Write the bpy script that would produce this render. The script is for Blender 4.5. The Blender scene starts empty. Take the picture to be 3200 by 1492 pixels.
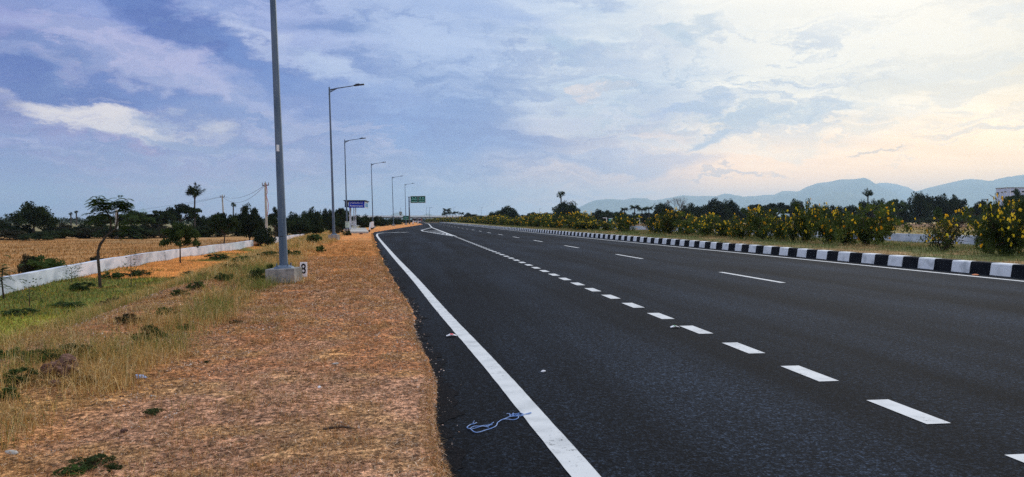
import bpy, math, random
import numpy as np
from mathutils import Vector, Matrix
R = math.radians
S = bpy.context.scene
COL = S.collection
random.seed(7)

# ---------------------------------------------------------------- camera
F = 2360.0            # focal length in pixels of the 3200 px wide photograph
H = 1.3               # eye height over the road
YAW, PITCH = R(7.64), R(1.456)
cam = bpy.data.cameras.new('camera')
cam.sensor_width = 36; cam.lens = F/3200*36
cam.clip_start = 0.1; cam.clip_end = 80000
co = bpy.data.objects.new('camera', cam); COL.objects.link(co)
co.location = (0, 0, H); co.rotation_euler = (R(90)-PITCH, 0, -YAW)
S.camera = co
S.render.engine = 'CYCLES'
S.cycles.use_denoising = False
S.cycles.max_bounces = 6; S.cycles.diffuse_bounces = 2; S.cycles.glossy_bounces = 2
S.cycles.transparent_max_bounces = 8
S.cycles.volume_bounces = 1
S.view_settings.view_transform = 'Standard'; S.view_settings.look = 'None'
S.view_settings.exposure = 0; S.view_settings.gamma = 1

def lin(r, g, b):
    f = lambda c: (c/255/12.92) if c/255 <= .04045 else ((c/255+.055)/1.055)**2.4
    return (f(r), f(g), f(b), 1)

# ---------------------------------------------------------------- world: sky with cloud layers
SUN_EL, SUN_AZ = R(24), R(36)         # azimuth to the right of the road direction
w = bpy.data.worlds.new('World'); S.world = w; w.use_nodes = True
nt = w.node_tree; nt.nodes.clear()
def N(t, **k):
    n = nt.nodes.new(t)
    for a, b in k.items(): setattr(n, a, b)
    return n
def L(a, b): nt.links.new(a, b)
def setin(sock, v):
    if hasattr(v, 'is_output'): L(v, sock)
    else: sock.default_value = v
def M(op, a, b=None, c=None, clamp=False):
    n = N('ShaderNodeMath', operation=op, use_clamp=clamp); setin(n.inputs[0], a)
    if b is not None: setin(n.inputs[1], b)
    if c is not None: setin(n.inputs[2], c)
    return n.outputs[0]
def MIX(f, a, b, mode='MIX'):
    n = N('ShaderNodeMix', data_type='RGBA', blend_type=mode); setin(n.inputs[0], f); setin(n.inputs[6], a); setin(n.inputs[7], b)
    return n.outputs[2]
def SM(x, lo, hi, a=0.0, b=1.0):
    n = N('ShaderNodeMapRange', interpolation_type='SMOOTHSTEP'); setin(n.inputs[0], x)
    for i, v in zip((1, 2, 3, 4), (lo, hi, a, b)): n.inputs[i].default_value = v
    return n.outputs[0]
def XYZ(x, y, z):
    n = N('ShaderNodeCombineXYZ'); setin(n.inputs[0], x); setin(n.inputs[1], y); setin(n.inputs[2], z); return n.outputs[0]
def NOISE(v, scale, detail=5, rough=.55, dist=0.0):
    n = N('ShaderNodeTexNoise'); L(v, n.inputs['Vector']); n.inputs['Scale'].default_value = scale
    n.inputs['Detail'].default_value = detail; n.inputs['Roughness'].default_value = rough; n.inputs['Distortion'].default_value = dist
    return n.outputs[0]
tc = N('ShaderNodeTexCoord'); sx = N('ShaderNodeSeparateXYZ'); L(tc.outputs['Generated'], sx.inputs[0])
dx, dy, dz = sx.outputs
az = M('ARCTAN2', dx, dy); el = M('ARCSINE', dz)
zz = M('ADD', M('MAXIMUM', dz, 0.0), .10)
cp_ = XYZ(M('DIVIDE', dx, zz), M('DIVIDE', dy, zz), 0.0)
mp = N('ShaderNodeMapping'); L(cp_, mp.inputs[0]); mp.inputs['Rotation'].default_value = (0, 0, R(28)); mp.inputs['Scale'].default_value = (.34, 1.0, 1)
mp.inputs['Location'].default_value = (3.1, 1.7, 0)
n_big = NOISE(mp.outputs[0], .85, 6, .55, .6)
n_fine = NOISE(mp.outputs[0], 3.2, 7, .6, .4)
mp2 = N('ShaderNodeMapping'); L(cp_, mp2.inputs[0]); mp2.inputs['Rotation'].default_value = (0, 0, R(-12)); mp2.inputs['Scale'].default_value = (.25, .9, 1)
n_str = NOISE(mp2.outputs[0], 2.0, 6, .62, .3)
wv = XYZ(M('MULTIPLY', az, 3.0), M('MULTIPLY', el, 7.0), 0.0)
wa = NOISE(wv, 2.6, 6, .62); we = NOISE(XYZ(M('ADD', M('MULTIPLY', az, 3.0), 7.3), M('MULTIPLY', el, 7.0), 2.0), 2.6, 6, .62)
az2 = M('ADD', az, M('MULTIPLY', M('SUBTRACT', wa, .5), .24))
el2 = M('ADD', el, M('MULTIPLY', M('SUBTRACT', we, .5), .11))
n_mot = NOISE(XYZ(M('ADD', az2, 5.0), M('MULTIPLY', el2, 2.6), 0.5), 9.0, 8, .62, .25)
n_mot2 = NOISE(XYZ(M('ADD', az2, 9.0), M('MULTIPLY', el2, 3.2), 4.5), 22.0, 6, .65, .2)
n_stri = NOISE(XYZ(M('ADD', az2, 2.0), M('MULTIPLY', el2, 7.0), 1.5), 5.0, 7, .6, .15)
PXR = lambda px: (R(7.64)+math.atan((px-1600)/F))
def ramp(stops):
    n = N('ShaderNodeValToRGB'); cr = n.color_ramp; cr.interpolation = 'EASE'
    lo, hi = -math.pi, math.pi
    t = SM(az, lo, hi); 
    lm = N('ShaderNodeMapRange'); L(az, lm.inputs[0]); lm.inputs[1].default_value = lo; lm.inputs[2].default_value = hi
    L(lm.outputs[0], n.inputs[0])
    pos = [((a-lo)/(hi-lo), c) for a, c in stops]
    cr.elements[0].position = pos[0][0]; cr.elements[0].color = pos[0][1]
    cr.elements[1].position = pos[-1][0]; cr.elements[1].color = pos[-1][1]
    for p, c in pos[1:-1]:
        e = cr.elements.new(p); e.color = c
    return n.outputs[0]
BACK = lin(150, 160, 190)
dark = ramp([(-math.pi, BACK), (R(-70), lin(84, 110, 182)), (PXR(0), lin(58, 80, 166)), (PXR(800), lin(82, 112, 188)), (PXR(1400), lin(110, 144, 204)),
             (PXR(2000), lin(160, 190, 226)), (PXR(2500), lin(226, 226, 218)), (PXR(3200), lin(244, 232, 206)), (R(100), lin(200, 205, 215)), (math.pi, BACK)])
light = ramp([(-math.pi, lin(190, 195, 215)), (R(-70), lin(160, 170, 215)), (PXR(0), lin(150, 154, 214)), (PXR(800), lin(164, 176, 226)), (PXR(1400), lin(182, 200, 236)),
              (PXR(1900), lin(226, 236, 246)), (PXR(2400), (1.35, 1.22, .98, 1)), (PXR(3200), (1.35, 1.2, .92, 1)), (R(100), lin(230, 228, 225)), (math.pi, lin(190, 195, 215))])
low = ramp([(-math.pi, lin(165, 165, 190)), (PXR(0), lin(150, 140, 206)), (PXR(450), lin(196, 156, 206)), (PXR(1350), lin(172, 172, 212)),
            (PXR(1850), (1.0, .68, .62, 1)), (PXR(2350), (2.1, 1.25, .62, 1)), (PXR(3200), (2.1, 1.3, .60, 1)), (math.pi, lin(165, 165, 190))])
body = SM(M('ADD', M('MULTIPLY', n_big, .45), M('ADD', M('MULTIPLY', n_fine, .25), M('MULTIPLY', n_mot, .30))), .42, .60)
c = MIX(body, dark, light)
c = MIX(M('MULTIPLY', SM(el, .17, .03), .85), c, low)
c = MIX(M('MULTIPLY', M('MULTIPLY', SM(n_stri, .50, .66), SM(el, .22, .02)), .55), c, light)
def feat(c, px, py, rx, ry, ang, col, k, soft=1.0, tex=.6):
    a0 = PXR(px); e0 = math.atan((686-py)/F)
    rx /= F; ry /= F; t = R(ang)
    da = M('SUBTRACT', az2, a0); de = M('SUBTRACT', el2, e0)
    u = M('MULTIPLY', M('ADD', M('MULTIPLY', da, math.cos(t)), M('MULTIPLY', de, math.sin(t))), 1/rx)
    v = M('MULTIPLY', M('SUBTRACT', M('MULTIPLY', de, math.cos(t)), M('MULTIPLY', da, math.sin(t))), 1/ry)
    d = M('SQRT', M('ADD', M('MULTIPLY', u, u), M('MULTIPLY', v, v)))
    m = SM(d, 1.25, 1.25-soft*1.0)
    m = M('MULTIPLY', m, M('ADD', 1-tex, M('MULTIPLY', SM(n_mot, .38, .60), tex)))
    return MIX(M('MULTIPLY', m, k), c, lin(*col))
for f in [
    (2600, 120, 900, 330, 8, (255, 253, 244), .85, 1, .15),
    (1340, 430, 430, 110, -6, (112, 146, 214), .8, 1, .3),
    (600, 160, 560, 85, -24, (48, 84, 184), .95, 1, .12),
    (100, 60, 260, 60, -10, (138, 160, 220), .6, 1, .5),
    (480, 245, 360, 80, -17, (192, 190, 230), .85, .9, .4),
    (250, 330, 300, 46, -3, (56, 88, 188), .95, .8, .3),
    (100, 275, 210, 22, -4, (188, 186, 226), .7, .8, .4),
    (820, 300, 140, 90, -30, (118, 148, 212), .6, 1, .4),
    (390, 412, 270, 44, -9, (250, 238, 236), .97, .8, .12),
    (640, 470, 240, 18, -9, (205, 202, 228), .8, .8, .2),
    (500, 408, 85, 20, -10, (130, 148, 208), .9, .7, .1),
    (600, 432, 70, 12, -14, (236, 222, 228), .6, 1, .3),
    (60, 470, 300, 26, -3, (136, 148, 212), .7, .9, .4),
    (520, 520, 500, 30, 3, (138, 152, 214), .6, .9, .5),
    (780, 130, 150, 38, -24, (194, 202, 234), .7, .9, .4),
    (1030, 235, 130, 48, -20, (200, 214, 242), .7, .9, .4),
    (1250, 90, 260, 80, -15, (186, 204, 238), .5, 1, .4),
    (1800, 145, 120, 36, -18, (164, 190, 222), .85, .9, .3),
    (2120, 140, 65, 28, 0, (188, 208, 226), .9, .8, .2),
    (2240, 112, 85, 26, 20, (200, 214, 226), .8, .9, .3),
    (2050, 235, 330, 62, 4, (184, 206, 232), .7, 1, .6),
    (2120, 355, 190, 26, 0, (156, 182, 226), .9, .9, .3),
    (2480, 385, 330, 24, 2, (200, 216, 228), .75, .9, .4),
    (2230, 445, 180, 22, 12, (178, 198, 224), .85, .9, .3),
    (1870, 302, 56, 18, 20, (255, 238, 228), .9, .7, .1),
    (2253, 412, 28, 12, 0, (255, 240, 222), .9, .7, .0),
    (2070, 428, 90, 20, 4, (252, 232, 224), .85, .8, .2),
    (1900, 515, 360, 34, -2, (172, 188, 226), .75, .9, .3),
    (2300, 560, 160, 8, 2, (215, 205, 210), .7, .8, .1),
    (2960, 285, 280, 30, 12, (222, 227, 228), .7, .9, .4),
    (3140, 155, 150, 20, 18, (226, 230, 230), .7, .9, .3),
    (3090, 465, 210, 14, 4, (226, 224, 218), .7, .9, .3),
    (2680, 505, 60, 6, 0, (226, 210, 196), .7, .8, .0)]:
    c = feat(c, *f)
# broken grey-blue clouds in front of the bright part
reg = M('MULTIPLY', SM(az, PXR(1650), PXR(1950)), SM(az, PXR(3000), PXR(2450)))
reg = M('MULTIPLY', reg, M('MULTIPLY', SM(el, .075, .13), SM(el, .27, .20)))
c = MIX(M('MULTIPLY', M('MULTIPLY', reg, SM(M('ADD', M('MULTIPLY', n_mot, .6), M('MULTIPLY', n_mot2, .4)), .47, .57)), .75), c, lin(170, 192, 218))
regR = M('MULTIPLY', SM(az, PXR(2300), PXR(2800)), SM(el, .03, .08))
c = MIX(M('MULTIPLY', M('MULTIPLY', regR, SM(n_stri, .50, .62)), .45), c, lin(214, 218, 218))
regL = M('MULTIPLY', SM(az, PXR(1500), PXR(1100)), SM(el, .0, .05))
c = MIX(M('MULTIPLY', M('MULTIPLY', regL, SM(n_mot2, .46, .60)), .12), c, lin(196, 204, 240))
c = MIX(M('MULTIPLY', M('MULTIPLY', regL, SM(n_mot, .50, .38)), .28), c, lin(84, 116, 200))
for f in [(470, 235, 330, 70, -16, (186, 184, 226), .75, 1, .15), (110, 190, 190, 26, -4, (172, 176, 222), .6, 1, .2), (700, 330, 300, 44, -16, (178, 182, 224), .6, 1, .25), (560, 120, 560, 58, -23, (62, 90, 176), .95, 1, .05), (880, 250, 260, 46, -30, (92, 126, 202), .8, 1, .1), (230, 325, 320, 38, -3, (66, 92, 178), .9, .9, .1), (520, 345, 220, 26, -14, (96, 122, 198), .7, 1, .1), (120, 25, 300, 30, -6, (96, 128, 202), .7, 1, .2), (1500, 40, 330, 40, -8, (150, 176, 226), .5, 1, .4),
          (1180, 330, 300, 60, -14, (134, 162, 220), .55, 1, .35), (1380, 440, 380, 70, -4, (122, 154, 216), .6, 1, .3), (760, 400, 260, 34, -10, (120, 146, 210), .6, 1, .3), (330, 560, 420, 16, 2, (128, 140, 206), .6, .9, .2), (260, 490, 360, 12, -4, (182, 180, 224), .6, .9, .2),
          (2060, 300, 200, 34, -6, (168, 190, 222), .6, 1, .5), (2300, 330, 240, 30, 8, (180, 198, 222), .5, 1, .5), (390, 415, 280, 40, -9, (250, 238, 236), .9, .8, .12), (2700, 640, 900, 60, 0, (255, 214, 160), .0, 1, .1)]:
    c = feat(c, *f)
regS = M('MULTIPLY', SM(az, PXR(2300), PXR(1500)), M('MULTIPLY', SM(el, .20, .10), SM(el, .0, .02)))
c = MIX(M('MULTIPLY', M('MULTIPLY', regS, SM(n_stri, .52, .62)), .55), c, lin(198, 192, 224))
c = MIX(M('MULTIPLY', M('MULTIPLY', regS, SM(n_stri, .48, .38)), .55), c, lin(104, 126, 194))
c = MIX(M('MULTIPLY', M('MULTIPLY', SM(az, PXR(2400), PXR(1700)), SM(n_mot, .52, .42)), .30), c, lin(112, 140, 200))
# unseen sky high above the view, brightened to light the ground
up = SM(el, .34, .75)
c = MIX(up, c, (1.0, 1.04, 1.22, 1))
c = MIX(SM(el, -.02, -.12), c, lin(150, 130, 110))
sky = N('ShaderNodeTexSky', sky_type='NISHITA'); sky.sun_disc = False; sky.sun_elevation = SUN_EL; sky.sun_rotation = SUN_AZ
sky.air_density = 1.2; sky.dust_density = 2.0
c = MIX(.06, c, MIX(1.0, sky.outputs[0], (.1, .1, .1, 1), 'MULTIPLY'))
bg = N('ShaderNodeBackground'); L(c, bg.inputs[0]); bg.inputs[1].default_value = 1.0
wo = N('ShaderNodeOutputWorld'); L(bg.outputs[0], wo.inputs[0])

# ---------------------------------------------------------------- sun behind thin cloud
sl = bpy.data.lights.new('sun', 'SUN'); sl.energy = 1.4; sl.angle = R(12); sl.color = (1, .97, .92)
so = bpy.data.objects.new('sun', sl); COL.objects.link(so)
sd = Vector((math.sin(SUN_AZ)*math.cos(SUN_EL), math.cos(SUN_AZ)*math.cos(SUN_EL), math.sin(SUN_EL)))
so.rotation_euler = sd.to_track_quat('Z', 'Y').to_euler(); so.location = (0, 0, 50)

# ---------------------------------------------------------------- helpers
def Wp(px, py, z=0.0):
    """ground point at height z that the pixel (3200x1492) sees"""
    a = (px-1600)/F; b = (746-py)/F
    sy, cy, sp, cpp = math.sin(YAW), math.cos(YAW), math.sin(PITCH), math.cos(PITCH)
    d = (sy*cpp+a*cy+b*sy*sp, cy*cpp-a*sy+b*cy*sp, -sp+b*cpp)
    t = (z-H)/d[2]
    return d[0]*t, d[1]*t
def at(px, Z):
    x = (px-1600)/F*Z
    return x*math.cos(YAW)+Z*math.sin(YAW), -x*math.sin(YAW)+Z*math.cos(YAW)
def at_X(px, X):
    k = (px-1600)/F
    Y = X*(math.cos(YAW)-k*math.sin(YAW))/(k*math.cos(YAW)+math.sin(YAW))
    return Y, Y*math.cos(YAW)+X*math.sin(YAW)
def zpx(py, Z): return H+(686-py)*Z/F
def lerp_tab(tab):
    ys = np.array([t[0] for t in tab], float); xs = np.array([t[1] for t in tab], float)
    return lambda y: np.interp(y, ys, xs)
def sstep(x, a, b):
    t = np.clip((x-a)/(b-a), 0, 1); return t*t*(3-2*t)
_lat = np.random.RandomState(3).rand(256, 256)
def vnoise(x, y):
    x = np.asarray(x, float); y = np.asarray(y, float)
    xi = np.floor(x).astype(int); yi = np.floor(y).astype(int); fx = x-xi; fy = y-yi
    fx = fx*fx*(3-2*fx); fy = fy*fy*(3-2*fy)
    g = lambda i, j: _lat[i % 256, j % 256]
    return (g(xi, yi)*(1-fx)+g(xi+1, yi)*fx)*(1-fy)+(g(xi, yi+1)*(1-fx)+g(xi+1, yi+1)*fx)*fy
def fbm(x, y, o=4):
    s = 0; a = .5
    for i in range(o):
        s = s+a*vnoise(np.asarray(x)*2**i+17*i, np.asarray(y)*2**i+9*i); a *= .5
    return s/(1-.5**o)
def tag(o, label=None, cat=None, group=None, kind=None):
    if label: o['label'] = label
    if cat: o['category'] = cat
    if group: o['group'] = group
    if kind: o['kind'] = kind
    return o
def empty(name, loc, rz=0.0, label=None, cat=None, group=None, rot=None):
    o = bpy.data.objects.new(name, None); COL.objects.link(o); o.location = loc
    o.rotation_euler = rot if rot else (0, 0, rz); o.empty_display_size = .2
    return tag(o, label, cat, group)
def np_mesh(name, V, Fc, mat=None, col=None, smooth=False):
    V = np.asarray(V, np.float32); Fc = np.asarray(Fc, np.int32); m, k = Fc.shape
    me = bpy.data.meshes.new(name)
    me.vertices.add(len(V)); me.vertices.foreach_set('co', V.ravel())
    me.loops.add(m*k); me.loops.foreach_set('vertex_index', Fc.ravel())
    me.polygons.add(m); me.polygons.foreach_set('loop_start', np.arange(m, dtype=np.int32)*k)
    me.polygons.foreach_set('loop_total', np.full(m, k, np.int32))
    if smooth: me.polygons.foreach_set('use_smooth', np.ones(m, bool))
    if col is not None:
        at_ = me.color_attributes.new('Col', 'FLOAT_COLOR', 'POINT')
        c4 = np.ones((len(V), 4), np.float32); c4[:, :3] = col; at_.data.foreach_set('color', c4.ravel())
    me.update(calc_edges=True)
    if mat: me.materials.append(mat)
    return me
def link(name, me, parent=None, loc=None):
    o = bpy.data.objects.new(name, me); COL.objects.link(o)
    if parent: o.parent = parent
    if loc: o.location = loc
    return o
class MB:
    def __init__(s): s.v = []; s.f = []; s.mi = []
    def add(s, vs, fs, mi=0):
        b = len(s.v); s.v += [tuple(v) for v in vs]; s.f += [tuple(i+b for i in f) for f in fs]; s.mi += [mi]*len(fs); return s
    def box(s, x0, x1, y0, y1, z0, z1, mi=0, T=None, top=1.0):
        cx, cy = (x0+x1)/2, (y0+y1)/2
        vs = [(x, y, z0) for x, y in ((x0, y0), (x1, y0), (x1, y1), (x0, y1))]
        vs += [(cx+(x-cx)*top, cy+(y-cy)*top, z1) for x, y in ((x0, y0), (x1, y0), (x1, y1), (x0, y1))]
        if T is not None: vs = [T @ Vector(v) for v in vs]
        return s.add(vs, [(0, 3, 2, 1), (4, 5, 6, 7), (0, 1, 5, 4), (1, 2, 6, 5), (2, 3, 7, 6), (3, 0, 4, 7)], mi)
    def tube(s, pts, rad, n=8, mi=0, caps=True):
        pts = [Vector(p) for p in pts]
        if not hasattr(rad, '__len__'): rad = [rad]*len(pts)
        b = len(s.v); up = Vector((0, 0, 1))
        for i, p in enumerate(pts):
            d = (pts[min(i+1, len(pts)-1)]-pts[max(i-1, 0)]).normalized()
            a = d.cross(up if abs(d.z) < .95 else Vector((0, 1, 0))).normalized(); c2 = d.cross(a)
            for k in range(n):
                t = 2*math.pi*k/n+math.pi/n
                s.v.append(tuple(p+(a*math.cos(t)+c2*math.sin(t))*rad[i]))
        for i in range(len(pts)-1):
            for k in range(n):
                s.f.append((b+i*n+k, b+i*n+(k+1) % n, b+(i+1)*n+(k+1) % n, b+(i+1)*n+k)); s.mi.append(mi)
        if caps:
            s.f.append(tuple(b+k for k in range(n))[::-1]); s.mi.append(mi)
            s.f.append(tuple(b+(len(pts)-1)*n+k for k in range(n))); s.mi.append(mi)
        return s
    def mesh(s, name, mats, smooth=False, bevel=0.0):
        me = bpy.data.meshes.new(name); me.from_pydata(s.v, [], s.f)
        for m in (mats if isinstance(mats, (list, tuple)) else [mats]): me.materials.append(m)
        me.polygons.foreach_set('material_index', s.mi)
        if bevel:
            import bmesh
            bm = bmesh.new(); bm.from_mesh(me)
            bmesh.ops.recalc_face_normals(bm, faces=bm.faces)
            bmesh.ops.bevel(bm, geom=list(bm.edges), offset=bevel, segments=2, affect='EDGES', profile=.5)
            bm.to_mesh(me); bm.free()
        if smooth: me.polygons.foreach_set('use_smooth', [True]*len(me.polygons))
        me.update(); return me
    def build(s, name, mats, parent=None, smooth=False, loc=None, bevel=0.0):
        return link(name, s.mesh(name, mats, smooth, bevel), parent, loc)

# ---------------------------------------------------------------- materials
def mat(name, col, rough=.7, col2=None, scale=5.0, metal=0.0, bump=0.0, bscale=30.0, spec=.2, detail=6, attr=False, lo=.4, hi=.6, stretch=None, rnd=0.0, translucent=0.0):
    m = bpy.data.materials.new(name); m.use_nodes = True; t = m.node_tree; b = t.nodes['Principled BSDF']
    b.inputs['Roughness'].default_value = rough; b.inputs['Metallic'].default_value = metal
    b.inputs['Specular IOR Level'].default_value = spec
    tcn = t.nodes.new('ShaderNodeTexCoord'); vec = tcn.outputs['Object']
    if stretch:
        mm = t.nodes.new('ShaderNodeMapping'); t.links.new(vec, mm.inputs[0]); mm.inputs['Scale'].default_value = stretch; vec = mm.outputs[0]
    out = None
    if attr:
        a = t.nodes.new('ShaderNodeAttribute'); a.attribute_name = 'Col'; out = a.outputs[0]
    if col2:
        n = t.nodes.new('ShaderNodeTexNoise'); t.links.new(vec, n.inputs['Vector']); n.inputs['Scale'].default_value = scale; n.inputs['Detail'].default_value = detail
        r = t.nodes.new('ShaderNodeMapRange'); t.links.new(n.outputs[0], r.inputs[0]); r.inputs[1].default_value = lo; r.inputs[2].default_value = hi
        x = t.nodes.new('ShaderNodeMix'); x.data_type = 'RGBA'; t.links.new(r.outputs[0], x.inputs[0])
        x.inputs[6].default_value = (*col[:3], 1); x.inputs[7].default_value = (*col2[:3], 1)
        if out is not None:
            y = t.nodes.new('ShaderNodeMix'); y.data_type = 'RGBA'; y.blend_type = 'MULTIPLY'; y.inputs[0].default_value = 1
            t.links.new(out, y.inputs[6]); t.links.new(x.outputs[2], y.inputs[7]); out = y.outputs[2]
        else: out = x.outputs[2]
    if rnd:
        oi = t.nodes.new('ShaderNodeObjectInfo'); hs = t.nodes.new('ShaderNodeHueSaturation')
        mr = t.nodes.new('ShaderNodeMapRange'); t.links.new(oi.outputs['Random'], mr.inputs[0]); mr.inputs[3].default_value = 1-rnd; mr.inputs[4].default_value = 1+rnd
        t.links.new(mr.outputs[0], hs.inputs['Value'])
        if out is not None: t.links.new(out, hs.inputs['Color'])
        else: hs.inputs['Color'].default_value = (*col[:3], 1)
        out = hs.outputs[0]
    if out is not None: t.links.new(out, b.inputs['Base Color'])
    else: b.inputs['Base Color'].default_value = (*col[:3], 1)
    if bump:
        n = t.nodes.new('ShaderNodeTexNoise'); t.links.new(tcn.outputs['Object'], n.inputs['Vector']); n.inputs['Scale'].default_value = bscale; n.inputs['Detail'].default_value = 5
        bn = t.nodes.new('ShaderNodeBump'); bn.inputs['Strength'].default_value = bump; bn.inputs['Distance'].default_value = .02
        t.links.new(n.outputs[0], bn.inputs['Height']); t.links.new(bn.outputs[0], b.inputs['Normal'])
    if translucent:
        tr = t.nodes.new('ShaderNodeBsdfTranslucent'); ms = t.nodes.new('ShaderNodeMixShader'); ms.inputs[0].default_value = translucent
        if out is not None: t.links.new(out, tr.inputs[0])
        else: tr.inputs[0].default_value = (*col[:3], 1)
        o = t.nodes['Material Output']; t.links.new(b.outputs[0], ms.inputs[1]); t.links.new(tr.outputs[0], ms.inputs[2]); t.links.new(ms.outputs[0], o.inputs[0])
    return m
MT = {}
MT['steel'] = mat('galvanised steel', (.075, .12, .18), .5, (.13, .18, .25), 6, metal=.25, spec=.4, stretch=(1, 1, .2))
MT['steel_dark'] = mat('dark steel', (.03, .04, .055), .5)
MT['concrete'] = mat('grey concrete', (.19, .19, .18), .9, (.34, .33, .31), 5, bump=.4, bscale=25)
MT['concrete_pale'] = mat('pale concrete', (.50, .48, .43), .9, (.38, .37, .33), 1.6, bump=.2, bscale=20)
MT['whitewash'] = mat('whitewash', (.66, .72, .80), .85, (.30, .36, .44), 1.1, bump=.15, bscale=18, lo=.42, hi=.80, stretch=(1, 1, 1.8))
MT['kerb_white'] = mat('white kerb paint', (.78, .82, .82), .8, (.40, .44, .44), 3.5, bump=.3, bscale=30, lo=.50, hi=.74)
MT['kerb_black'] = mat('black kerb paint', (.006, .008, .012), .85, (.014, .016, .020), 3.0, bump=.25, bscale=30, spec=.1)
MT['paint'] = mat('road paint', (.66, .69, .68), .7, (.50, .53, .53), 4.0, lo=.5, hi=.8)
def wear_paint():
    m = mat('road paint', (.62, .65, .64), .75, (.44, .47, .47), 4.0, lo=.45, hi=.75); t = m.node_tree; b = t.nodes['Principled BSDF']
    src = b.inputs['Base Color'].links[0].from_socket; tcn = t.nodes.new('ShaderNodeTexCoord')
    n = t.nodes.new('ShaderNodeTexNoise'); t.links.new(tcn.outputs['Object'], n.inputs['Vector']); n.inputs['Scale'].default_value = 26; n.inputs['Detail'].default_value = 8; n.inputs['Roughness'].default_value = .75
    n2 = t.nodes.new('ShaderNodeTexNoise'); t.links.new(tcn.outputs['Object'], n2.inputs['Vector']); n2.inputs['Scale'].default_value = 1.3; n2.inputs['Detail'].default_value = 4
    ad = t.nodes.new('ShaderNodeMath'); ad.operation = 'MULTIPLY_ADD'; t.links.new(n2.outputs[0], ad.inputs[0]); ad.inputs[1].default_value = .35; t.links.new(n.outputs[0], ad.inputs[2])
    r = t.nodes.new('ShaderNodeMapRange'); t.links.new(ad.outputs[0], r.inputs[0]); r.inputs[1].default_value = .765; r.inputs[2].default_value = .85
    x = t.nodes.new('ShaderNodeMix'); x.data_type = 'RGBA'; t.links.new(r.outputs[0], x.inputs[0]); t.links.new(src, x.inputs[6]); x.inputs[7].default_value = (.06, .065, .07, 1)
    t.links.new(x.outputs[2], b.inputs['Base Color']); return m
MT['paint'] = wear_paint()
MT['leaf_weed'] = mat('dark weed leaves', (.030, .048, .016), .8, (.060, .085, .026), 3, spec=.1, rnd=.25, translucent=.2)
MT['leaf_bush'] = mat('yellow-green bush leaves', (.030, .052, .012), .7, (.085, .115, .022), 1.4, spec=.15, rnd=.25, translucent=.25)
MT['leaf'] = mat('dark foliage', (.012, .022, .009), .8, (.030, .050, .016), 1.6, spec=.12, rnd=.3, translucent=.15)
MT['leaf_mid'] = mat('mid green foliage', (.026, .052, .014), .75, (.070, .115, .026), 1.6, spec=.12, rnd=.25, translucent=.2)
MT['leaf_olive'] = mat('olive scrub', (.030, .032, .018), .8, (.055, .050, .024), .8, spec=.1, rnd=.25, translucent=.1)
MT['bark'] = mat('bark', (.045, .034, .026), .9, (.08, .06, .045), 8)
MT['palm_trunk'] = mat('palm trunk', (.09, .08, .07), .9, (.05, .045, .04), 10)
MT['blossom'] = mat('yellow blossom', (.98, .80, .05), .6, (.95, .48, .01), 1.0, spec=.2, translucent=.3)
MT['rock'] = mat('rock', (.10, .05, .035), .95, (.26, .15, .11), 5, bump=.9, bscale=9)
MT['blue_sign'] = mat('blue sign sheet', (.004, .03, .42), .4)
MT['dark_blue'] = mat('dark blue sheet', (.012, .02, .06), .5)
MT['green_sign'] = mat('green sign sheet', (.003, .085, .06), .4)
MT['teal_sign'] = mat('teal sign sheet', (.03, .38, .33), .4)
MT['white'] = mat('white enamel', (.80, .82, .84), .5)
MT['black'] = mat('black paint', (.01, .01, .012), .5)
MT['red_wire'] = mat('red cable', (.42, .04, .05), .5)
MT['wire'] = mat('aluminium wire', (.16, .17, .20), .5)
MT['glass'] = mat('dark glass', (.02, .025, .03), .1)

def leafmat_attr(name, rough=.8, tr=.2):
    return mat(name, (1, 1, 1), rough, attr=True, spec=.15, translucent=tr)
MT['grass'] = leafmat_attr('grass blades')

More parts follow.
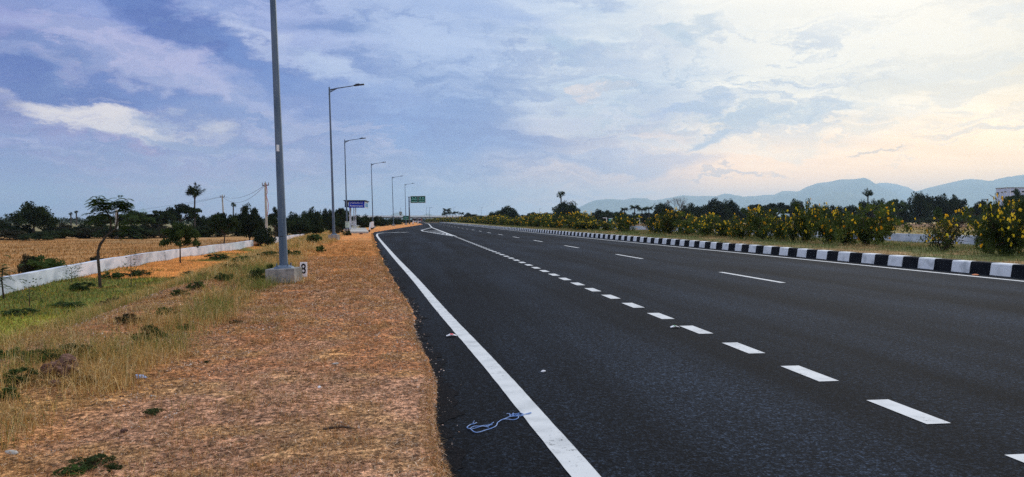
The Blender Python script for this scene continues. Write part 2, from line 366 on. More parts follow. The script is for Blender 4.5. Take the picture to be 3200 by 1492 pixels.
# asphalt
def asphalt():
    m = bpy.data.materials.new('asphalt'); m.use_nodes = True; t = m.node_tree; b = t.nodes['Principled BSDF']
    tcn = t.nodes.new('ShaderNodeTexCoord')
    def noise(scale, det=4, vec=None, st=None):
        n = t.nodes.new('ShaderNodeTexNoise'); v = tcn.outputs['Object']
        if st:
            mm = t.nodes.new('ShaderNodeMapping'); t.links.new(v, mm.inputs[0]); mm.inputs['Scale'].default_value = st; v = mm.outputs[0]
        t.links.new(v, n.inputs['Vector']); n.inputs['Scale'].default_value = scale; n.inputs['Detail'].default_value = det; n.inputs['Roughness'].default_value = .6
        return n.outputs[0]
    def mr(x, lo, hi, a, b_):
        n = t.nodes.new('ShaderNodeMapRange'); t.links.new(x, n.inputs[0])
        for i, v in zip((1, 2, 3, 4), (lo, hi, a, b_)): n.inputs[i].default_value = v
        return n.outputs[0]
    def mul(x, y):
        n = t.nodes.new('ShaderNodeMath'); n.operation = 'MULTIPLY'; t.links.new(x, n.inputs[0])
        if hasattr(y, 'is_output'): t.links.new(y, n.inputs[1])
        else: n.inputs[1].default_value = y
        return n.outputs[0]
    vo = t.nodes.new('ShaderNodeTexVoronoi'); t.links.new(tcn.outputs['Object'], vo.inputs['Vector']); vo.inputs['Scale'].default_value = 88
    sep = t.nodes.new('ShaderNodeSeparateColor'); t.links.new(vo.outputs['Color'], sep.inputs[0])
    agg = mr(sep.outputs[0], .66, 1.0, .60, 3.2)
    agg2 = mr(noise(24, 4), .38, .66, .45, 1.7)
    band = mr(noise(.75, 3, st=(1.0, .03, 1)), .40, .60, .62, 1.55)
    patch = mr(noise(.45, 6, st=(1.0, .3, 1)), .40, .60, .72, 1.32)
    v = mul(mul(mul(agg, agg2), band), patch)
    cc = t.nodes.new('ShaderNodeMix'); cc.data_type = 'RGBA'; cc.blend_type = 'MULTIPLY'; cc.inputs[0].default_value = 1
    cc.inputs[6].default_value = (.0082, .0122, .0185, 1); t.links.new(v, cc.inputs[7]); t.links.new(cc.outputs[2], b.inputs['Base Color'])
    b.inputs['Roughness'].default_value = .9; b.inputs['Specular IOR Level'].default_value = .06
    bn = t.nodes.new('ShaderNodeBump'); bn.inputs['Strength'].default_value = .7; bn.inputs['Distance'].default_value = .006
    t.links.new(vo.outputs['Distance'], bn.inputs['Height']); t.links.new(bn.outputs[0], b.inputs['Normal'])
    return m
MT['asphalt'] = asphalt()

def groundmat():
    m = bpy.data.materials.new('ground cover'); m.use_nodes = True; t = m.node_tree; b = t.nodes['Principled BSDF']
    a = t.nodes.new('ShaderNodeAttribute'); a.attribute_name = 'Col'
    tcn = t.nodes.new('ShaderNodeTexCoord'); prev = a.outputs[0]; hs = None
    for sc_, lo, hi, x, y in ((70, .36, .64, .42, 1.7), (24, .40, .60, .40, 1.7), (6, .36, .64, .66, 1.36), (1.3, .35, .65, .82, 1.18), (.25, .35, .65, .85, 1.15)):
        n = t.nodes.new('ShaderNodeTexNoise'); t.links.new(tcn.outputs['Object'], n.inputs['Vector']); n.inputs['Scale'].default_value = sc_; n.inputs['Detail'].default_value = 5; n.inputs['Roughness'].default_value = .65
        r = t.nodes.new('ShaderNodeMapRange'); t.links.new(n.outputs[0], r.inputs[0])
        for i, v in zip((1, 2, 3, 4), (lo, hi, x, y)): r.inputs[i].default_value = v
        mx = t.nodes.new('ShaderNodeMix'); mx.data_type = 'RGBA'; mx.blend_type = 'MULTIPLY'; mx.inputs[0].default_value = 1
        t.links.new(prev, mx.inputs[6]); t.links.new(r.outputs[0], mx.inputs[7]); prev = mx.outputs[2]
        if hs is None: hs = n.outputs[0]
    t.links.new(prev, b.inputs['Base Color']); b.inputs['Roughness'].default_value = .95; b.inputs['Specular IOR Level'].default_value = .1
    bn = t.nodes.new('ShaderNodeBump'); bn.inputs['Strength'].default_value = 1.0; bn.inputs['Distance'].default_value = .02
    t.links.new(hs, bn.inputs['Height']); t.links.new(bn.outputs[0], b.inputs['Normal'])
    return m
MT['ground'] = groundmat()

# ---------------------------------------------------------------- terrain
e_tab = lerp_tab([(-40, .35), (3.0, .22), (3.8, .19), (4.6, .15), (5.9, .20), (6.55, .16), (7.56, .10), (8.64, .05), (10, .03), (12, -.09), (15.8, -.36), (23.2, -.85), (37, -1.68), (66, -3.25),
                  (78, -3.7), (103, -2.3), (193, 2.95), (260, 2.7), (330, 1.0), (450, -6), (700, -25), (6000, -400)])
R_tab = lerp_tab([(-40, 13.7), (15, 13.4), (30, 13.3), (60, 12.9), (100, 12.25), (150, 12.1), (260, 12.0), (330, 10.5), (450, 3.5), (700, -15), (6000, -390)])
def dip(Y): return -2.0*sstep(np.asarray(Y, float), 290, 640)
def edge(Y):
    Y = np.asarray(Y, float)
    k = np.clip(Y/8, .6, 2.2)
    return e_tab(Y)+(fbm(Y*1.3, Y*0+3, 3)-.5)*.14*k+(vnoise(Y*9, Y*0+8)-.5)*.035
def hgt(X, Y):
    X = np.asarray(X, float); Y = np.asarray(Y, float)
    e = e_tab(Y); d = e-X; r = X-R_tab(Y)
    n = fbm(X*.35, Y*.35, 3)-.5
    dc = 3.3+sstep(Y, 10, 60)*.8
    hl = .045+sstep(d, dc-.9, dc)*.05-1.29*sstep(d, dc, dc+4.6)+n*.25*sstep(d, dc-.5, dc+2)*(1-sstep(d, 40, 60))+(fbm(X*3, Y*3, 3)-.5)*.05*sstep(d, .1, 1.0)
    hr = .22+(fbm(X*2, Y*2, 3)-.5)*.06-.33*sstep(r, 4, 16)-.35*sstep(r, 18.4, 24)
    h = np.where(d > 0, hl, np.where(r > 0, hr, -.05))
    return h+dip(Y)
def hz(x, y): return float(hgt(x, y))
def rows():
    ys = list(np.arange(-40, 0, 2.0))+list(np.arange(0, 3, .5))+list(np.arange(3, 12, .09))+list(np.arange(12, 40, .3))+list(np.arange(40, 110, 1.0))
    y = 110.0; st = 1.5
    while y < 21000: ys.append(y); y += st; st *= 1.06
    ys.append(22000.0)
    return np.array(ys)
ys = rows()
dl = [0.0, .012, .03, .06]+list(np.arange(.12, 2, .09))+list(np.arange(2, 10, .22))
d_ = 10.0; st = .4
while d_ < 20000: dl.append(d_); d_ += st; st *= 1.09
dr = [0.0, .3]+list(np.arange(.5, 6, .25)); d_ = 6.0; st = .4
while d_ < 20000: dr.append(d_); d_ += st; st *= 1.09
dl = np.array(dl); dr = np.array(dr)
E0 = edge(ys)[:, None]; R0 = R_tab(ys)[:, None]
XL = E0-dl[None, ::-1]; XC0 = E0+.02; XC1 = R0+.05; XR = R0+.06+dr[None, :]
X = np.concatenate([XL, XC0, (XC0+XC1)/2, XC1, XR], 1); Yg = np.repeat(ys[:, None], X.shape[1], 1)
nl, nr = len(dl), len(dr)
e_ = e_tab(ys)[:, None]
Zl = hgt(np.minimum(XL, e_-.001), Yg[:, :nl])
din = E0-XL
Zl = Zl-.035*(1-sstep(din, 0, .06))+.02*sstep(din, .0, .15)*(vnoise(XL*14, Yg[:, :nl]*14)-.3)
Zr = hgt(np.maximum(XR, R0+.01), Yg[:, -nr:])
Zc = np.repeat((dip(ys)-.05)[:, None], 3, 1)
Zg = np.concatenate([Zl, Zc, Zr], 1)
# natural cover colour by place (albedo)
def cover(X, Y):
    e = e_tab(Y); d = e-X; r = X-R_tab(Y)
    n1 = fbm(X*.9, Y*.9, 4); n2 = fbm(X*.25+40, Y*.25, 4); n3 = fbm(X*2.6+9, Y*2.6, 3)
    C = lambda a: np.array(a, float)[None, None, :] if np.ndim(X) == 2 else np.array(a, float)
    mixc = lambda a, b, t: a+(b-a)*t[..., None]
    soil = C((.42, .18, .075)); gravel = C((.40, .215, .125)); straw = C((.42, .25, .09)); orange = C((.58, .22, .05)); green = C((.12, .15, .03)); tan = C((.36, .18, .06)); olive = C((.20, .17, .08)); lime = C((.30, .32, .035)); dkgreen = C((.07, .09, .03))
    c = mixc(soil+0*X[..., None], gravel, sstep(n1+.25*sstep(9-Y, 0, 5)*1.0, .5, .72))
    c = mixc(c, orange, sstep(Y+d*0, 9, 26)*.75)
    c = mixc(c, straw, sstep(n3, .52, .66)*.5)
    dc = 3.3+sstep(Y, 10, 60)*.8
    c = mixc(c, straw, sstep(d, dc-1.6, dc-.2)*.6*sstep(n2, .3, .55))
    lower = sstep(d, dc+2.0, dc+4.2)
    lf = mixc(orange+0*X[..., None], green, sstep(n2+.26*(1-sstep(Y, 22, 36)), .50, .62))
    lf = mixc(lf, lime, sstep(n2+.30*(1-sstep(Y, 15, 26)), .66, .8)*.8)
    c = mixc(c, lf, lower)
    bey = sstep(-X, 14.5, 16)
    fld = mixc(tan+0*X[..., None], C((.33, .20, .085)), sstep(fbm(X*.12, Y*.5, 4), .45, .6))
    fld = mixc(fld, olive, sstep(Y, 95, 150))
    c = mixc(c, fld, bey*(d > 0))
    # right-hand bed and field
    rb = mixc(C((.30, .20, .09))+0*X[..., None], C((.13, .14, .045)), sstep(fbm(X*.7, Y*.7, 4)+.12*sstep(r, 1, 3), .44, .58))
    rf = mixc(C((.45, .29, .11))+0*X[..., None], C((.24, .22, .08)), sstep(fbm(X*.05, Y*.08, 4), .45, .6))
    rf = mixc(rf, C((.17, .09, .045)), sstep(Y+X*.2, 150, 175)*(1-sstep(Y+X*.2, 300, 330)))
    rb = mixc(rb, rf, sstep(X, 31.0, 32.5))
    c = np.where((r > 0)[..., None], rb, c)
    far = sstep(Y, 500, 1200)
    return mixc(c, C((.12, .13, .06)), far)
Cg = cover(X, Yg)
nr_, nc_ = X.shape
idx = np.arange(nr_*nc_).reshape(nr_, nc_)
Fq = np.stack([idx[:-1, :-1], idx[:-1, 1:], idx[1:, 1:], idx[1:, :-1]], -1).reshape(-1, 4)
Vg = np.stack([X, Yg, Zg], -1).reshape(-1, 3)
link('ground', np_mesh('ground', Vg, Fq, MT['ground'], Cg.reshape(-1, 3), True))['kind'] = 'structure'

# asphalt sheet
yr = np.array([y for y in ys if y < 700]+[700.0])
cols = np.linspace(0, 1, 9)
XA = (e_tab(yr)-.35)[:, None]*(1-cols)+(R_tab(yr)+.02)[:, None]*cols
VA = np.stack([XA, np.repeat(yr[:, None], 9, 1), np.repeat(dip(yr)[:, None], 9, 1)+0*XA], -1).reshape(-1, 3)
ia = np.arange(len(yr)*9).reshape(len(yr), 9)
FA = np.stack([ia[:-1, :-1], ia[:-1, 1:], ia[1:, 1:], ia[1:, :-1]], -1).reshape(-1, 4)
# the verge sheet (ground) lies over the asphalt's left rim
link('road', np_mesh('road', VA, FA, MT['asphalt']))['kind'] = 'structure'

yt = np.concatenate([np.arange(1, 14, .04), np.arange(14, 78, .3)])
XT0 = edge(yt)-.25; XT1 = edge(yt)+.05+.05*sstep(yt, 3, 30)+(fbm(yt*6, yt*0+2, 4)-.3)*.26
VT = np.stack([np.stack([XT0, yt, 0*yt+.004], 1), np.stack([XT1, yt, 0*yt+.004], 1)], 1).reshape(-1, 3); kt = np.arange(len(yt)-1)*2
dark_edge_m = mat('near-black edge', (.004, .0045, .006), .9, (.012, .012, .014), 30, bump=1.0, bscale=60, spec=.05)  # near-black ragged strip along the left rim of the asphalt
link('dark_edge_strip', np_mesh('dark_edge_strip', VT, np.stack([kt, kt+1, kt+3, kt+2], 1), dark_edge_m))['kind'] = 'structure'
# painted markings
def strip(pts, wd, name, z=.004, rough_edge=0.0):
    V = []; Fs = []
    for i, (x, y) in enumerate(pts):
        a = pts[max(i-1, 0)]; b = pts[min(i+1, len(pts)-1)]
        t = Vector((b[0]-a[0], b[1]-a[1])).normalized(); n = Vector((t.y, -t.x))
        w_ = wd(y) if callable(wd) else wd
        j1 = random.uniform(-1, 1)*rough_edge; j2 = random.uniform(-1, 1)*rough_edge
        zz_ = z+float(dip(y))
        V += [(x-n.x*(w_/2+j1), y-n.y*(w_/2+j1), zz_), (x+n.x*(w_/2+j2), y+n.y*(w_/2+j2), zz_)]
        if i: k = 2*i; Fs.append((k-2, k-1, k+1, k))
    return V, Fs
def marking(name, strips):
    mb = MB()
    for V, Fs in strips: mb.add(V, Fs)
    o = mb.build(name, MT['paint']); o['kind'] = 'structure'; return o
el_tab = lerp_tab([(-10, 1.1), (3.69, .885), (4.33, .83), (5.54, .775), (6.88, .69), (9.03, .55), (9.86, .48), (16.4, .10), (24.6, -.45), (48.6, -1.95), (69.2, -3.15)])
pts = [(float(el_tab(y)), y) for y in list(np.arange(-8, 3, 1))+list(np.arange(3, 20, .12))+list(np.arange(20, 69.5, 1.0))]
sm_ = [(float(np.mean(el_tab(np.linspace(q*.82, q*1.18, 15)))) if q > 0 else float(el_tab(q)), q) for _, q in pts]
hook = [(sm_[-1][0], 69.5), (-2.6, 73.5), (-1.9, 76)]
marking('edge_line_marking', [strip(sm_, .15, '', rough_edge=.002), strip(hook, .15, '')])
ds = []
y = 4.36-1.27*3
while y < 58:
    wdt = .17
    ds.append(strip([(3.32, y), (3.32, y+.32), (3.32, y+.64)], wdt, '', rough_edge=.001)); y += 1.27
gx = lerp_tab([(56, 3.39), (63, 3.33), (119, 3.3), (190, 4.6), (221, 5.2), (300, 5.2)])
ds.append(strip([(float(gx(q)), q) for q in np.arange(57, 290, 4)], .24, ''))
marking('merge_line_marking', ds)
nose = [(3.4, 57), (2.2, 72), (1.34, 83.5), (1.27, 91), (3.2, 118)]
ch = [strip(nose, .2, '')]
nx = lerp_tab([(57, 3.4), (72, 2.2), (83.5, 1.34), (91, 1.27), (118, 3.2)])
for q in np.arange(60, 84, 3.4):
    ch.append(strip([(float(nx(q))+.1, q), (3.25, q+5)], .17, '', z=.008))
marking('chevron_marking', ch)
md = []
y = 14.55-9.5*2
while y < 285:
    md.append(strip([(7.55, y), (7.55, y+1.5), (7.55, y+3.15)], .13, '')); y += 9.5
marking('lane_dash_marking', md)
med = lerp_tab([(-10, 12.9), (14, 12.72), (26, 12.6), (47, 12.2), (78, 11.85), (110, 11.7), (220, 11.6), (285, 11.5)])
marking('median_line_marking', [strip([(float(med(q)), q) for q in np.arange(-8, 285, 2)], .16, '')])
bl = []
for k in range(7):
    x0, y0 = Wp(1226+k*8, 727.5-.1*k)
    bl.append(strip([(x0-.12, y0-.3), (x0+.12, y0+1.0)], .22 if k % 3 else .1, ''))
marking('worn_bus_bay_marking', bl)

# kerb, blocks .6275 long painted white and black in turn
kb = MB(); Lk = .6275; k = -24
while True:
    y0 = 15.98-Lk+k*Lk; y1 = y0+Lk
    if y0 > 300: break
    xa, xb = float(R_tab(y0)), float(R_tab(y1)); z0 = float(dip(y0)); j = random.uniform(-.006, .006); hh = .285+random.uniform(-.006, .006)
    g = .006
    prof = [(0+j, 0), (.035+j, hh-.03), (.06+j, hh), (.30, hh), (.34, 0)]
    V = [(xa+p, y0+g, z0+q) for p, q in prof]+[(xb+p, y1-g, z0+q) for p, q in prof]
    kb.add(V, [(0, 5, 6, 1), (1, 6, 7, 2), (2, 7, 8, 3), (3, 8, 9, 4), (0, 1, 2, 3, 4), (9, 8, 7, 6, 5)], k % 2); k += 1
kb.build('kerb', [MT['kerb_white'], MT['kerb_black']])['kind'] = 'structure'

# hills far off
hm = mat('forested hill', (.10, .13, .11), .95, (.16, .18, .15), .0008)
def ridge(name, Z, depth, prof, base=-10):
    V = []; n = len(prof)
    prof = sorted(prof)
    xs = np.arange(prof[0][0], prof[-1][0]+1, 9.0); yy = np.interp(xs, [p[0] for p in prof], [p[1] for p in prof])
    yy = yy+(fbm(xs*.05+Z, xs*0, 4)-.5)*4.0*np.clip((686-yy)/40, 0, 1)
    rws = [(0, 1.0), (-.25, .80), (-.5, .5), (-1, .0)]; back = [(.6, .4), (1.2, 0)]
    allr = list(reversed(back))+rws
    for t, s in allr:
        for i, (px, py) in enumerate(zip(xs, yy)):
            x, y = at(px, Z); dd = math.hypot(x, y); k = (Z+depth*t)/Z
            top = zpx(py, Z); z = base+(top-base)*s*(1 if s in (0, 1) else (.85+.3*float(vnoise(i*.35, t*9))))
            V.append((x*k, y*k, z if s else base))
    m = len(xs); ii = np.arange(len(V)).reshape(len(allr), m)
    Fs = np.stack([ii[:-1, :-1], ii[:-1, 1:], ii[1:, 1:], ii[1:, :-1]], -1).reshape(-1, 4)
    o = link(name, np_mesh(name, V, Fs, hm, None, True)); o['kind'] = 'structure'
ridge('hills', 14000, 2100, [(1760, 690), (1812, 646), (1840, 634), (1865, 625), (1915, 623), (1940, 626), (1977, 620), (2020, 620), (2035, 627), (2064, 624), (2128, 612), (2233, 614), (2267, 606), (2326, 615), (2420, 609), (2445, 597), (2493, 600),
      (2520, 586), (2550, 574), (2590, 568), (2624, 561), (2670, 561), (2697, 557), (2715, 562), (2739, 577), (2790, 600), (2850, 640), (2900, 690)])
ridge('hills', 17733, 2100, [(2600, 690), (2700, 600), (2739, 574), (2769, 571), (2832, 585), (2870, 603), (2950, 640), (3000, 690)])
ridge('hills', 14466, 2100, [(2780, 690), (2862, 598), (2910, 585), (2979, 568.5), (3027, 560), (3090, 566), (3150, 553), (3200, 547), (3350, 535), (3500, 560), (3800, 600), (4000, 690)])
ridge('hills', 11666, 1400, [(2400, 690), (2525, 625), (2581, 606), (2610, 600), (2660, 604), (2694, 610), (2760, 628), (2900, 650), (3000, 690)])
ridge('hills', 15866, 1166, [(395, 689), (425, 668), (446, 649), (468, 668), (500, 689)])
ridge('hills', 12133, 933, [(1195, 689), (1222, 672), (1236, 664), (1252, 666), (1268, 676), (1290, 682), (1325, 672), (1335, 667), (1345, 668), (1362, 680), (1420, 684), (1440, 681), (1470, 689)])

# haze: even air over the whole plain, sky wholly outside
hzm = bpy.data.materials.new('haze'); hzm.use_nodes = True; t = hzm.node_tree; t.nodes.clear()
pv = t.nodes.new('ShaderNodeVolumePrincipled'); pv.inputs['Color'].default_value = (.60, .82, 1.0, 1); pv.inputs['Density'].default_value = .00008; pv.inputs['Anisotropy'].default_value = .3
mo = t.nodes.new('ShaderNodeOutputMaterial'); t.links.new(pv.outputs[0], mo.inputs['Volume'])
hb = MB().box(-22000, 22000, -150, 22500, -14, 800); ho = hb.build('haze', hzm); ho['kind'] = 'stuff'

# ---------------------------------------------------------------- foliage makers
def leaves(rng, cen, nper, size, rad, flat=1.0, asp=.5):
    """leaf rhombi around clump centres; cen (n,3), rad (n,) clump radius"""
    n = len(cen)*nper
    c0 = np.repeat(cen, nper, 0); r0 = np.repeat(rad, nper)[:, None]
    d = rng.normal(size=(n, 3)); d /= np.linalg.norm(d, axis=1)[:, None]
    rr = rng.rand(n, 1)**(1/2.2)
    p = c0+d*rr*r0*np.array([1, 1, flat])
    a = rng.normal(size=(n, 3)); a /= np.linalg.norm(a, axis=1)[:, None]
    b = np.cross(a, rng.normal(size=(n, 3))); b /= np.linalg.norm(b, axis=1)[:, None]
    s = size*(.6+.8*rng.rand(n, 1))
    V = np.stack([p-a*s, p+b*s*asp, p+a*s, p-b*s*asp], 1).reshape(-1, 3)
    return V, np.arange(n*4).reshape(-1, 4)
def limb_mesh(rng, base_r, cen, trunk_top, z0=0.0, nl=9, lean=(0, 0)):
    mb = MB(); tt = Vector(trunk_top)
    mid = Vector((tt.x*.4+rng.uniform(-.04, .04), tt.y*.4, z0+(tt.z-z0)*.5))
    mb.tube([(0, 0, z0-.03), mid, tt], [base_r, base_r*.8, base_r*.6], 6)
    ids = rng.choice(len(cen), min(nl, len(cen)), replace=False)
    for i in ids:
        e = Vector(cen[i]); m_ = tt.lerp(e, .5)+Vector((0, 0, .03))
        mb.tube([tt, m_, e], [base_r*.45, base_r*.28, base_r*.1], 4, caps=False)
    return mb
TREES = {}
def tree_proto(style, seed):
    """unit tree: height 1, half width about 1 (scaled on placing)"""
    rng = np.random.RandomState(seed)
    if style == 'round':
        n = 62; u = rng.normal(size=(n, 3)); u /= np.linalg.norm(u, axis=1)[:, None]
        c_ = u*(rng.rand(n, 1)**.45)*np.array([.78, .78, .36])+np.array([0, 0, .55]); c_[:, 2] = np.clip(c_[:, 2], .16, .92)
        rad = .13+.14*rng.rand(n); V, Fc = leaves(rng, c_, 130, .034, rad, .65, .6); tk = (0.03, 0, .35)
        s_ = np.linalg.norm(V[:, :2], axis=1); 
    elif style == 'umbrella':
        n = 52; an = rng.rand(n)*6.28; rr = rng.rand(n)**.5*.85
        c_ = np.stack([np.cos(an)*rr, np.sin(an)*rr, .86-.36*rr**2+(rng.rand(n)-.5)*.26], 1)
        rad = .17+.1*rng.rand(n); V, Fc = leaves(rng, c_, 140, .034, rad, .34, .6); tk = (0.05, 0, .42)
    else:   # scrub: low and wide to the ground
        n = 50; u = rng.normal(size=(n, 3)); u /= np.linalg.norm(u, axis=1)[:, None]
        c_ = u*(rng.rand(n, 1)**.4)*np.array([.85, .85, .40])+np.array([0, 0, .42]); c_[:, 2] = np.clip(np.abs(c_[:, 2]), .08, .9)
        rad = .15+.12*rng.rand(n); V, Fc = leaves(rng, c_, 120, .040, rad, .65, .6); tk = (0, 0, .2)
    return np.array(c_), V, Fc, tk, rng
def get_tree(style, k, leafm):
    key = (style, k, leafm)
    if key not in TREES:
        c_, V, Fc, tk, rng = tree_proto(style, k*13+len(style))
        cm = np_mesh('crown', V, Fc, MT[leafm]); tm = limb_mesh(rng, .045, c_, tk, 0, 9).mesh('trunk', MT['bark'])
        TREES[key] = (cm, tm)
    return TREES[key]
def tree(px, hw, top, Z, style, label, k=0, leafm='leaf', name=None, cat='tree', group=None, zb=None):
    x, y = at(px, Z); z = hz(x, y)-.05 if zb is None else zb
    h = zpx(top, Z)-z; wv_ = hw*Z/F*1.12
    r = empty(name or {'scrub': 'bush'}.get(style, 'tree'), (x, y, z), random.uniform(0, 6.28), label, cat, group)
    cm, tm = get_tree(style, k, leafm)
    o = link('crown', cm, r); o.scale = (wv_, wv_, h/.98); o2 = link('trunk', tm, r); o2.scale = (wv_, wv_, h/.98)
    return r

# ---------------------------------------------------------------- street lamps
def lamp_meshes():
    P = {}
    mb = MB().box(-.285, .285, -.285, .285, -.25, .31); P['footing'] = mb.mesh('footing', MT['concrete'], bevel=.012)
    mb = MB(); mb.tube([(0, 0, .36), (0, 0, 4), (0, 0, 9.25)], [.083, .066, .045], 8); P['pole'] = mb.mesh('pole', MT['steel'])
    mb = MB(); mb.tube([(0, 0, .31), (0, 0, .335), (0, 0, .37)], [.20, .19, .10], 20)
    for i in range(4):
        a = math.pi/4+i*math.pi/2; mb.tube([(.155*math.cos(a), .155*math.sin(a), .3), (.155*math.cos(a), .155*math.sin(a), .41)], .014, 6)
    P['base_flange'] = mb.mesh('base_flange', MT['steel'])
    mb = MB().box(-.042, .042, -.094, -.074, .95, 1.72); mb.tube([(0, -.095, 1.06), (0, -.103, 1.06)], .018, 8); P['access_door'] = mb.mesh('access_door', MT['steel'], bevel=.004)
    mb = MB(); a0 = 0
    mb.tube([(.0, 0, 9.07), (.5, 0, 9.17), (1.55, 0, 9.30)], [.05, .034, .026], 8)
    mb.tube([(0, 0, 8.94), (.45, 0, 9.13)], [.045, .012], 6); mb.tube([(0, 0, 8.80), (0, 0, 8.86)], .062, 8)
    P['arm'] = mb.mesh('arm', MT['steel'])
    T = Matrix.Translation((1.5, 0, 9.30)) @ Matrix.Rotation(R(-5), 4, 'Y')
    mb = MB(); mb.box(0, .62, -.11, .11, -.03, .035, T=T); mb.box(.10, .34, -.07, .07, .035, .085, T=T); P['lamp_head'] = mb.mesh('lamp_head', MT['steel_dark'], bevel=.006)
    return P
LP = lamp_meshes()
lamps = [(888, 15.0, 1.9, 'tallest and nearest tapered steel street lamp, on a concrete block beside the number board'),
         (1044, 45.9, 1.5, 'second street lamp from the viewer, standing before the bus bay end of the dry verge'),
         (1085, 76, 1.3, 'street lamp rising beside the grey-green control box and blue bus shelter'),
         (1166, 108, 1.4, 'street lamp just past the bus shelter, behind the white guard posts'),
         (1230, 142, 1.5, 'street lamp on a small block where dry yellow grass meets the bus bay'),
         (1269, 171, 1.4, 'farthest and smallest street lamp, beside the tall post of the overhead green sign')]
for i, (px, Z, lean, lab) in enumerate(lamps):
    x, y = at(px, Z); z = hz(x, y)
    if i == 0: z = .02
    r = empty('street_lamp', (x, y, z), 0, lab, 'street lamp', 'street lamps along the verge', rot=(0, -R(lean), -YAW))
    for k_, m_ in LP.items(): link(k_, m_, r)
    if i == 0: MB().box(-.026, .026, -.082, -.071, 2.62, 2.75).build('sticker', MT['white'], r)

def text(s, size, name, m, parent, loc, rot=(R(90), 0, 0), ext=.004, width=None, bold=0.0, font=None):
    cu = bpy.data.curves.new(name, 'FONT'); cu.body = s; cu.size = size; cu.align_x = 'CENTER'; cu.align_y = 'CENTER'; cu.extrude = ext; cu.offset = bold; cu.resolution_u = 3
    o = bpy.data.objects.new(name, cu); COL.objects.link(o); bpy.context.view_layer.update()
    dg = bpy.context.evaluated_depsgraph_get(); me = bpy.data.meshes.new_from_object(o.evaluated_get(dg)); bpy.data.objects.remove(o)
    me.materials.clear(); me.materials.append(m)
    q = link(name, me, parent); q.location = loc; q.rotation_euler = rot
    if width and me.vertices:
        xs_ = [v.co.x for v in me.vertices]; q.scale = (width/max(.001, max(xs_)-min(xs_)), 1, 1)
    return q

# number board 8
x, y = Wp(949, 868, .03); rr = empty('number_board', (x, y, hz(x, y)), -YAW+R(4), 'small white upright board painted with a black 8 beside the lamp footing', 'number board')
MB().box(-.075, .075, -.02, .02, -.06, .33).build('board', MT['white'], rr, bevel=.004)
text('8', .31, 'lettering', MT['black'], rr, (0, -.023, .18), bold=.003, width=.105)

# low white walls
def wallrun(name, pts, z0, hgt_, th, label):
    mb = MB()
    V = []
    for i, (x, y) in enumerate(pts):
        a = pts[max(i-1, 0)]; b = pts[min(i+1, len(pts)-1)]; t_ = Vector((b[0]-a[0], b[1]-a[1])).normalized(); n = Vector((t_.y, -t_.x))
        h_ = hgt_+.035*(float(vnoise(y*.7, x))-.5)
        zb = z0(x, y)
        for s_, zq in ((-.5, zb-.3), (.5, zb-.3), (.5, zb+h_), (-.5, zb+h_)): V.append((x+n.x*th*s_, y+n.y*th*s_, zq))
    Fs = []
    for i in range(len(pts)-1):
        b = 4*i; Fs += [(b+1, b+5, b+6, b+2), (b+2, b+6, b+7, b+3), (b+3, b+7, b+4, b)]
    Fs += [(0, 1, 2, 3), tuple(4*(len(pts)-1)+k for k in (3, 2, 1, 0))]
    mb.add(V, Fs); o = mb.build(name, MT['whitewash']); return tag(o, label, 'wall')
wl = lerp_tab([(4, -12.4), (27, -13.4), (38, -14.6), (47, -15.0), (65, -14.4), (118, -13.6)])
wallrun('boundary_wall', [(float(wl(q)), q) for q in np.arange(4, 72, .8)], lambda x, y: -1.22, .60, .22, 'low whitewashed concrete wall running through the dry field left of the highway')
wallrun('boundary_wall', [(float(wl(q)), q) for q in np.arange(80, 118, .8)], lambda x, y: -1.22, .62, .22, 'short far stretch of low white wall glimpsed between the trees behind the nearest lamp')
wallrun('boundary_wall', [(31.3, q) for q in np.arange(10, 75, .8)], lambda x, y: -.12, .5, .22, 'low pale concrete wall behind the yellow flowering bushes across the road')
wallrun('boundary_wall', [(31.3, q) for q in np.arange(78, 170, .8)], lambda x, y: -.12, .5, .22, 'far continuation of the pale wall seen through gaps in the flowering hedge')

# ---------------------------------------------------------------- bus shelter
x, y = at(1109.5, 82); bz = .22
sh = empty('bus_shelter', (x, y, bz), R(-1.0), 'bus shelter with a deep blue sign box roof on pale columns at the bus bay', 'bus shelter')
w2 = 30*82/F
zt = zpx(629, 82)-bz; zb_ = zpx(650, 82)-bz; XL_ = (1078-1109.5)*82/F; XM = (1091-1109.5)*82/F; XR_ = (1139-1109.5)*82/F
MB().box(XL_-.1, XR_+.12, -.12, 5.6, zt, zt+.10).build('roof', MT['steel_dark'], sh)
MB().box(XM, XR_, .0, .06, zb_, zt-.003).build('name_panel', MT['blue_sign'], sh)
MB().box(XR_-.06, XR_, .063, 5.5, zb_, zt-.003).build('fascia', MT['whitewash'], sh)
MB().box(XL_, XM-.05, .10, .16, zb_+.05, zt-.003).build('side_panel', MT['dark_blue'], sh)
MB().box(XR_-.002, XR_+.012, 1.0, 5, zb_+.12, zb_+.55).build('blue_poster', mat('pale blue poster', (.10, .30, .52), .5), sh)
MB().box(XL_+.06, XR_-.07, .2, 5.4, zb_+.1, zb_+.18).build('ceiling', MT['dark_blue'], sh)
for cx, cyy, wd in ((-.64, 1.5, .20), (-.40, 3.2, .09), (-.34, 4.8, .09), (-.72, 3.0, .07)):
    MB().box(cx-wd/2, cx+wd/2, cyy-wd/2, cyy+wd/2, 0, zb_+.09).build('column', MT['whitewash'], sh, bevel=.01)
text('ருக்குவார்பட்டி', .22, 'lettering', MT['white'], sh, ((XM+XR_)/2-.02, -.008, zb_+.52), width=1.30)
text('Rukkuvarpatti', .22, 'lettering', MT['white'], sh, ((XM+XR_)/2-.02, -.008, zb_+.21), bold=.002, width=1.36)
text('பேருந்து', .17, 'lettering', MT['white'], sh, ((XL_+XM)/2+.1, .092, (zb_+zt)/2+.12), width=.22)
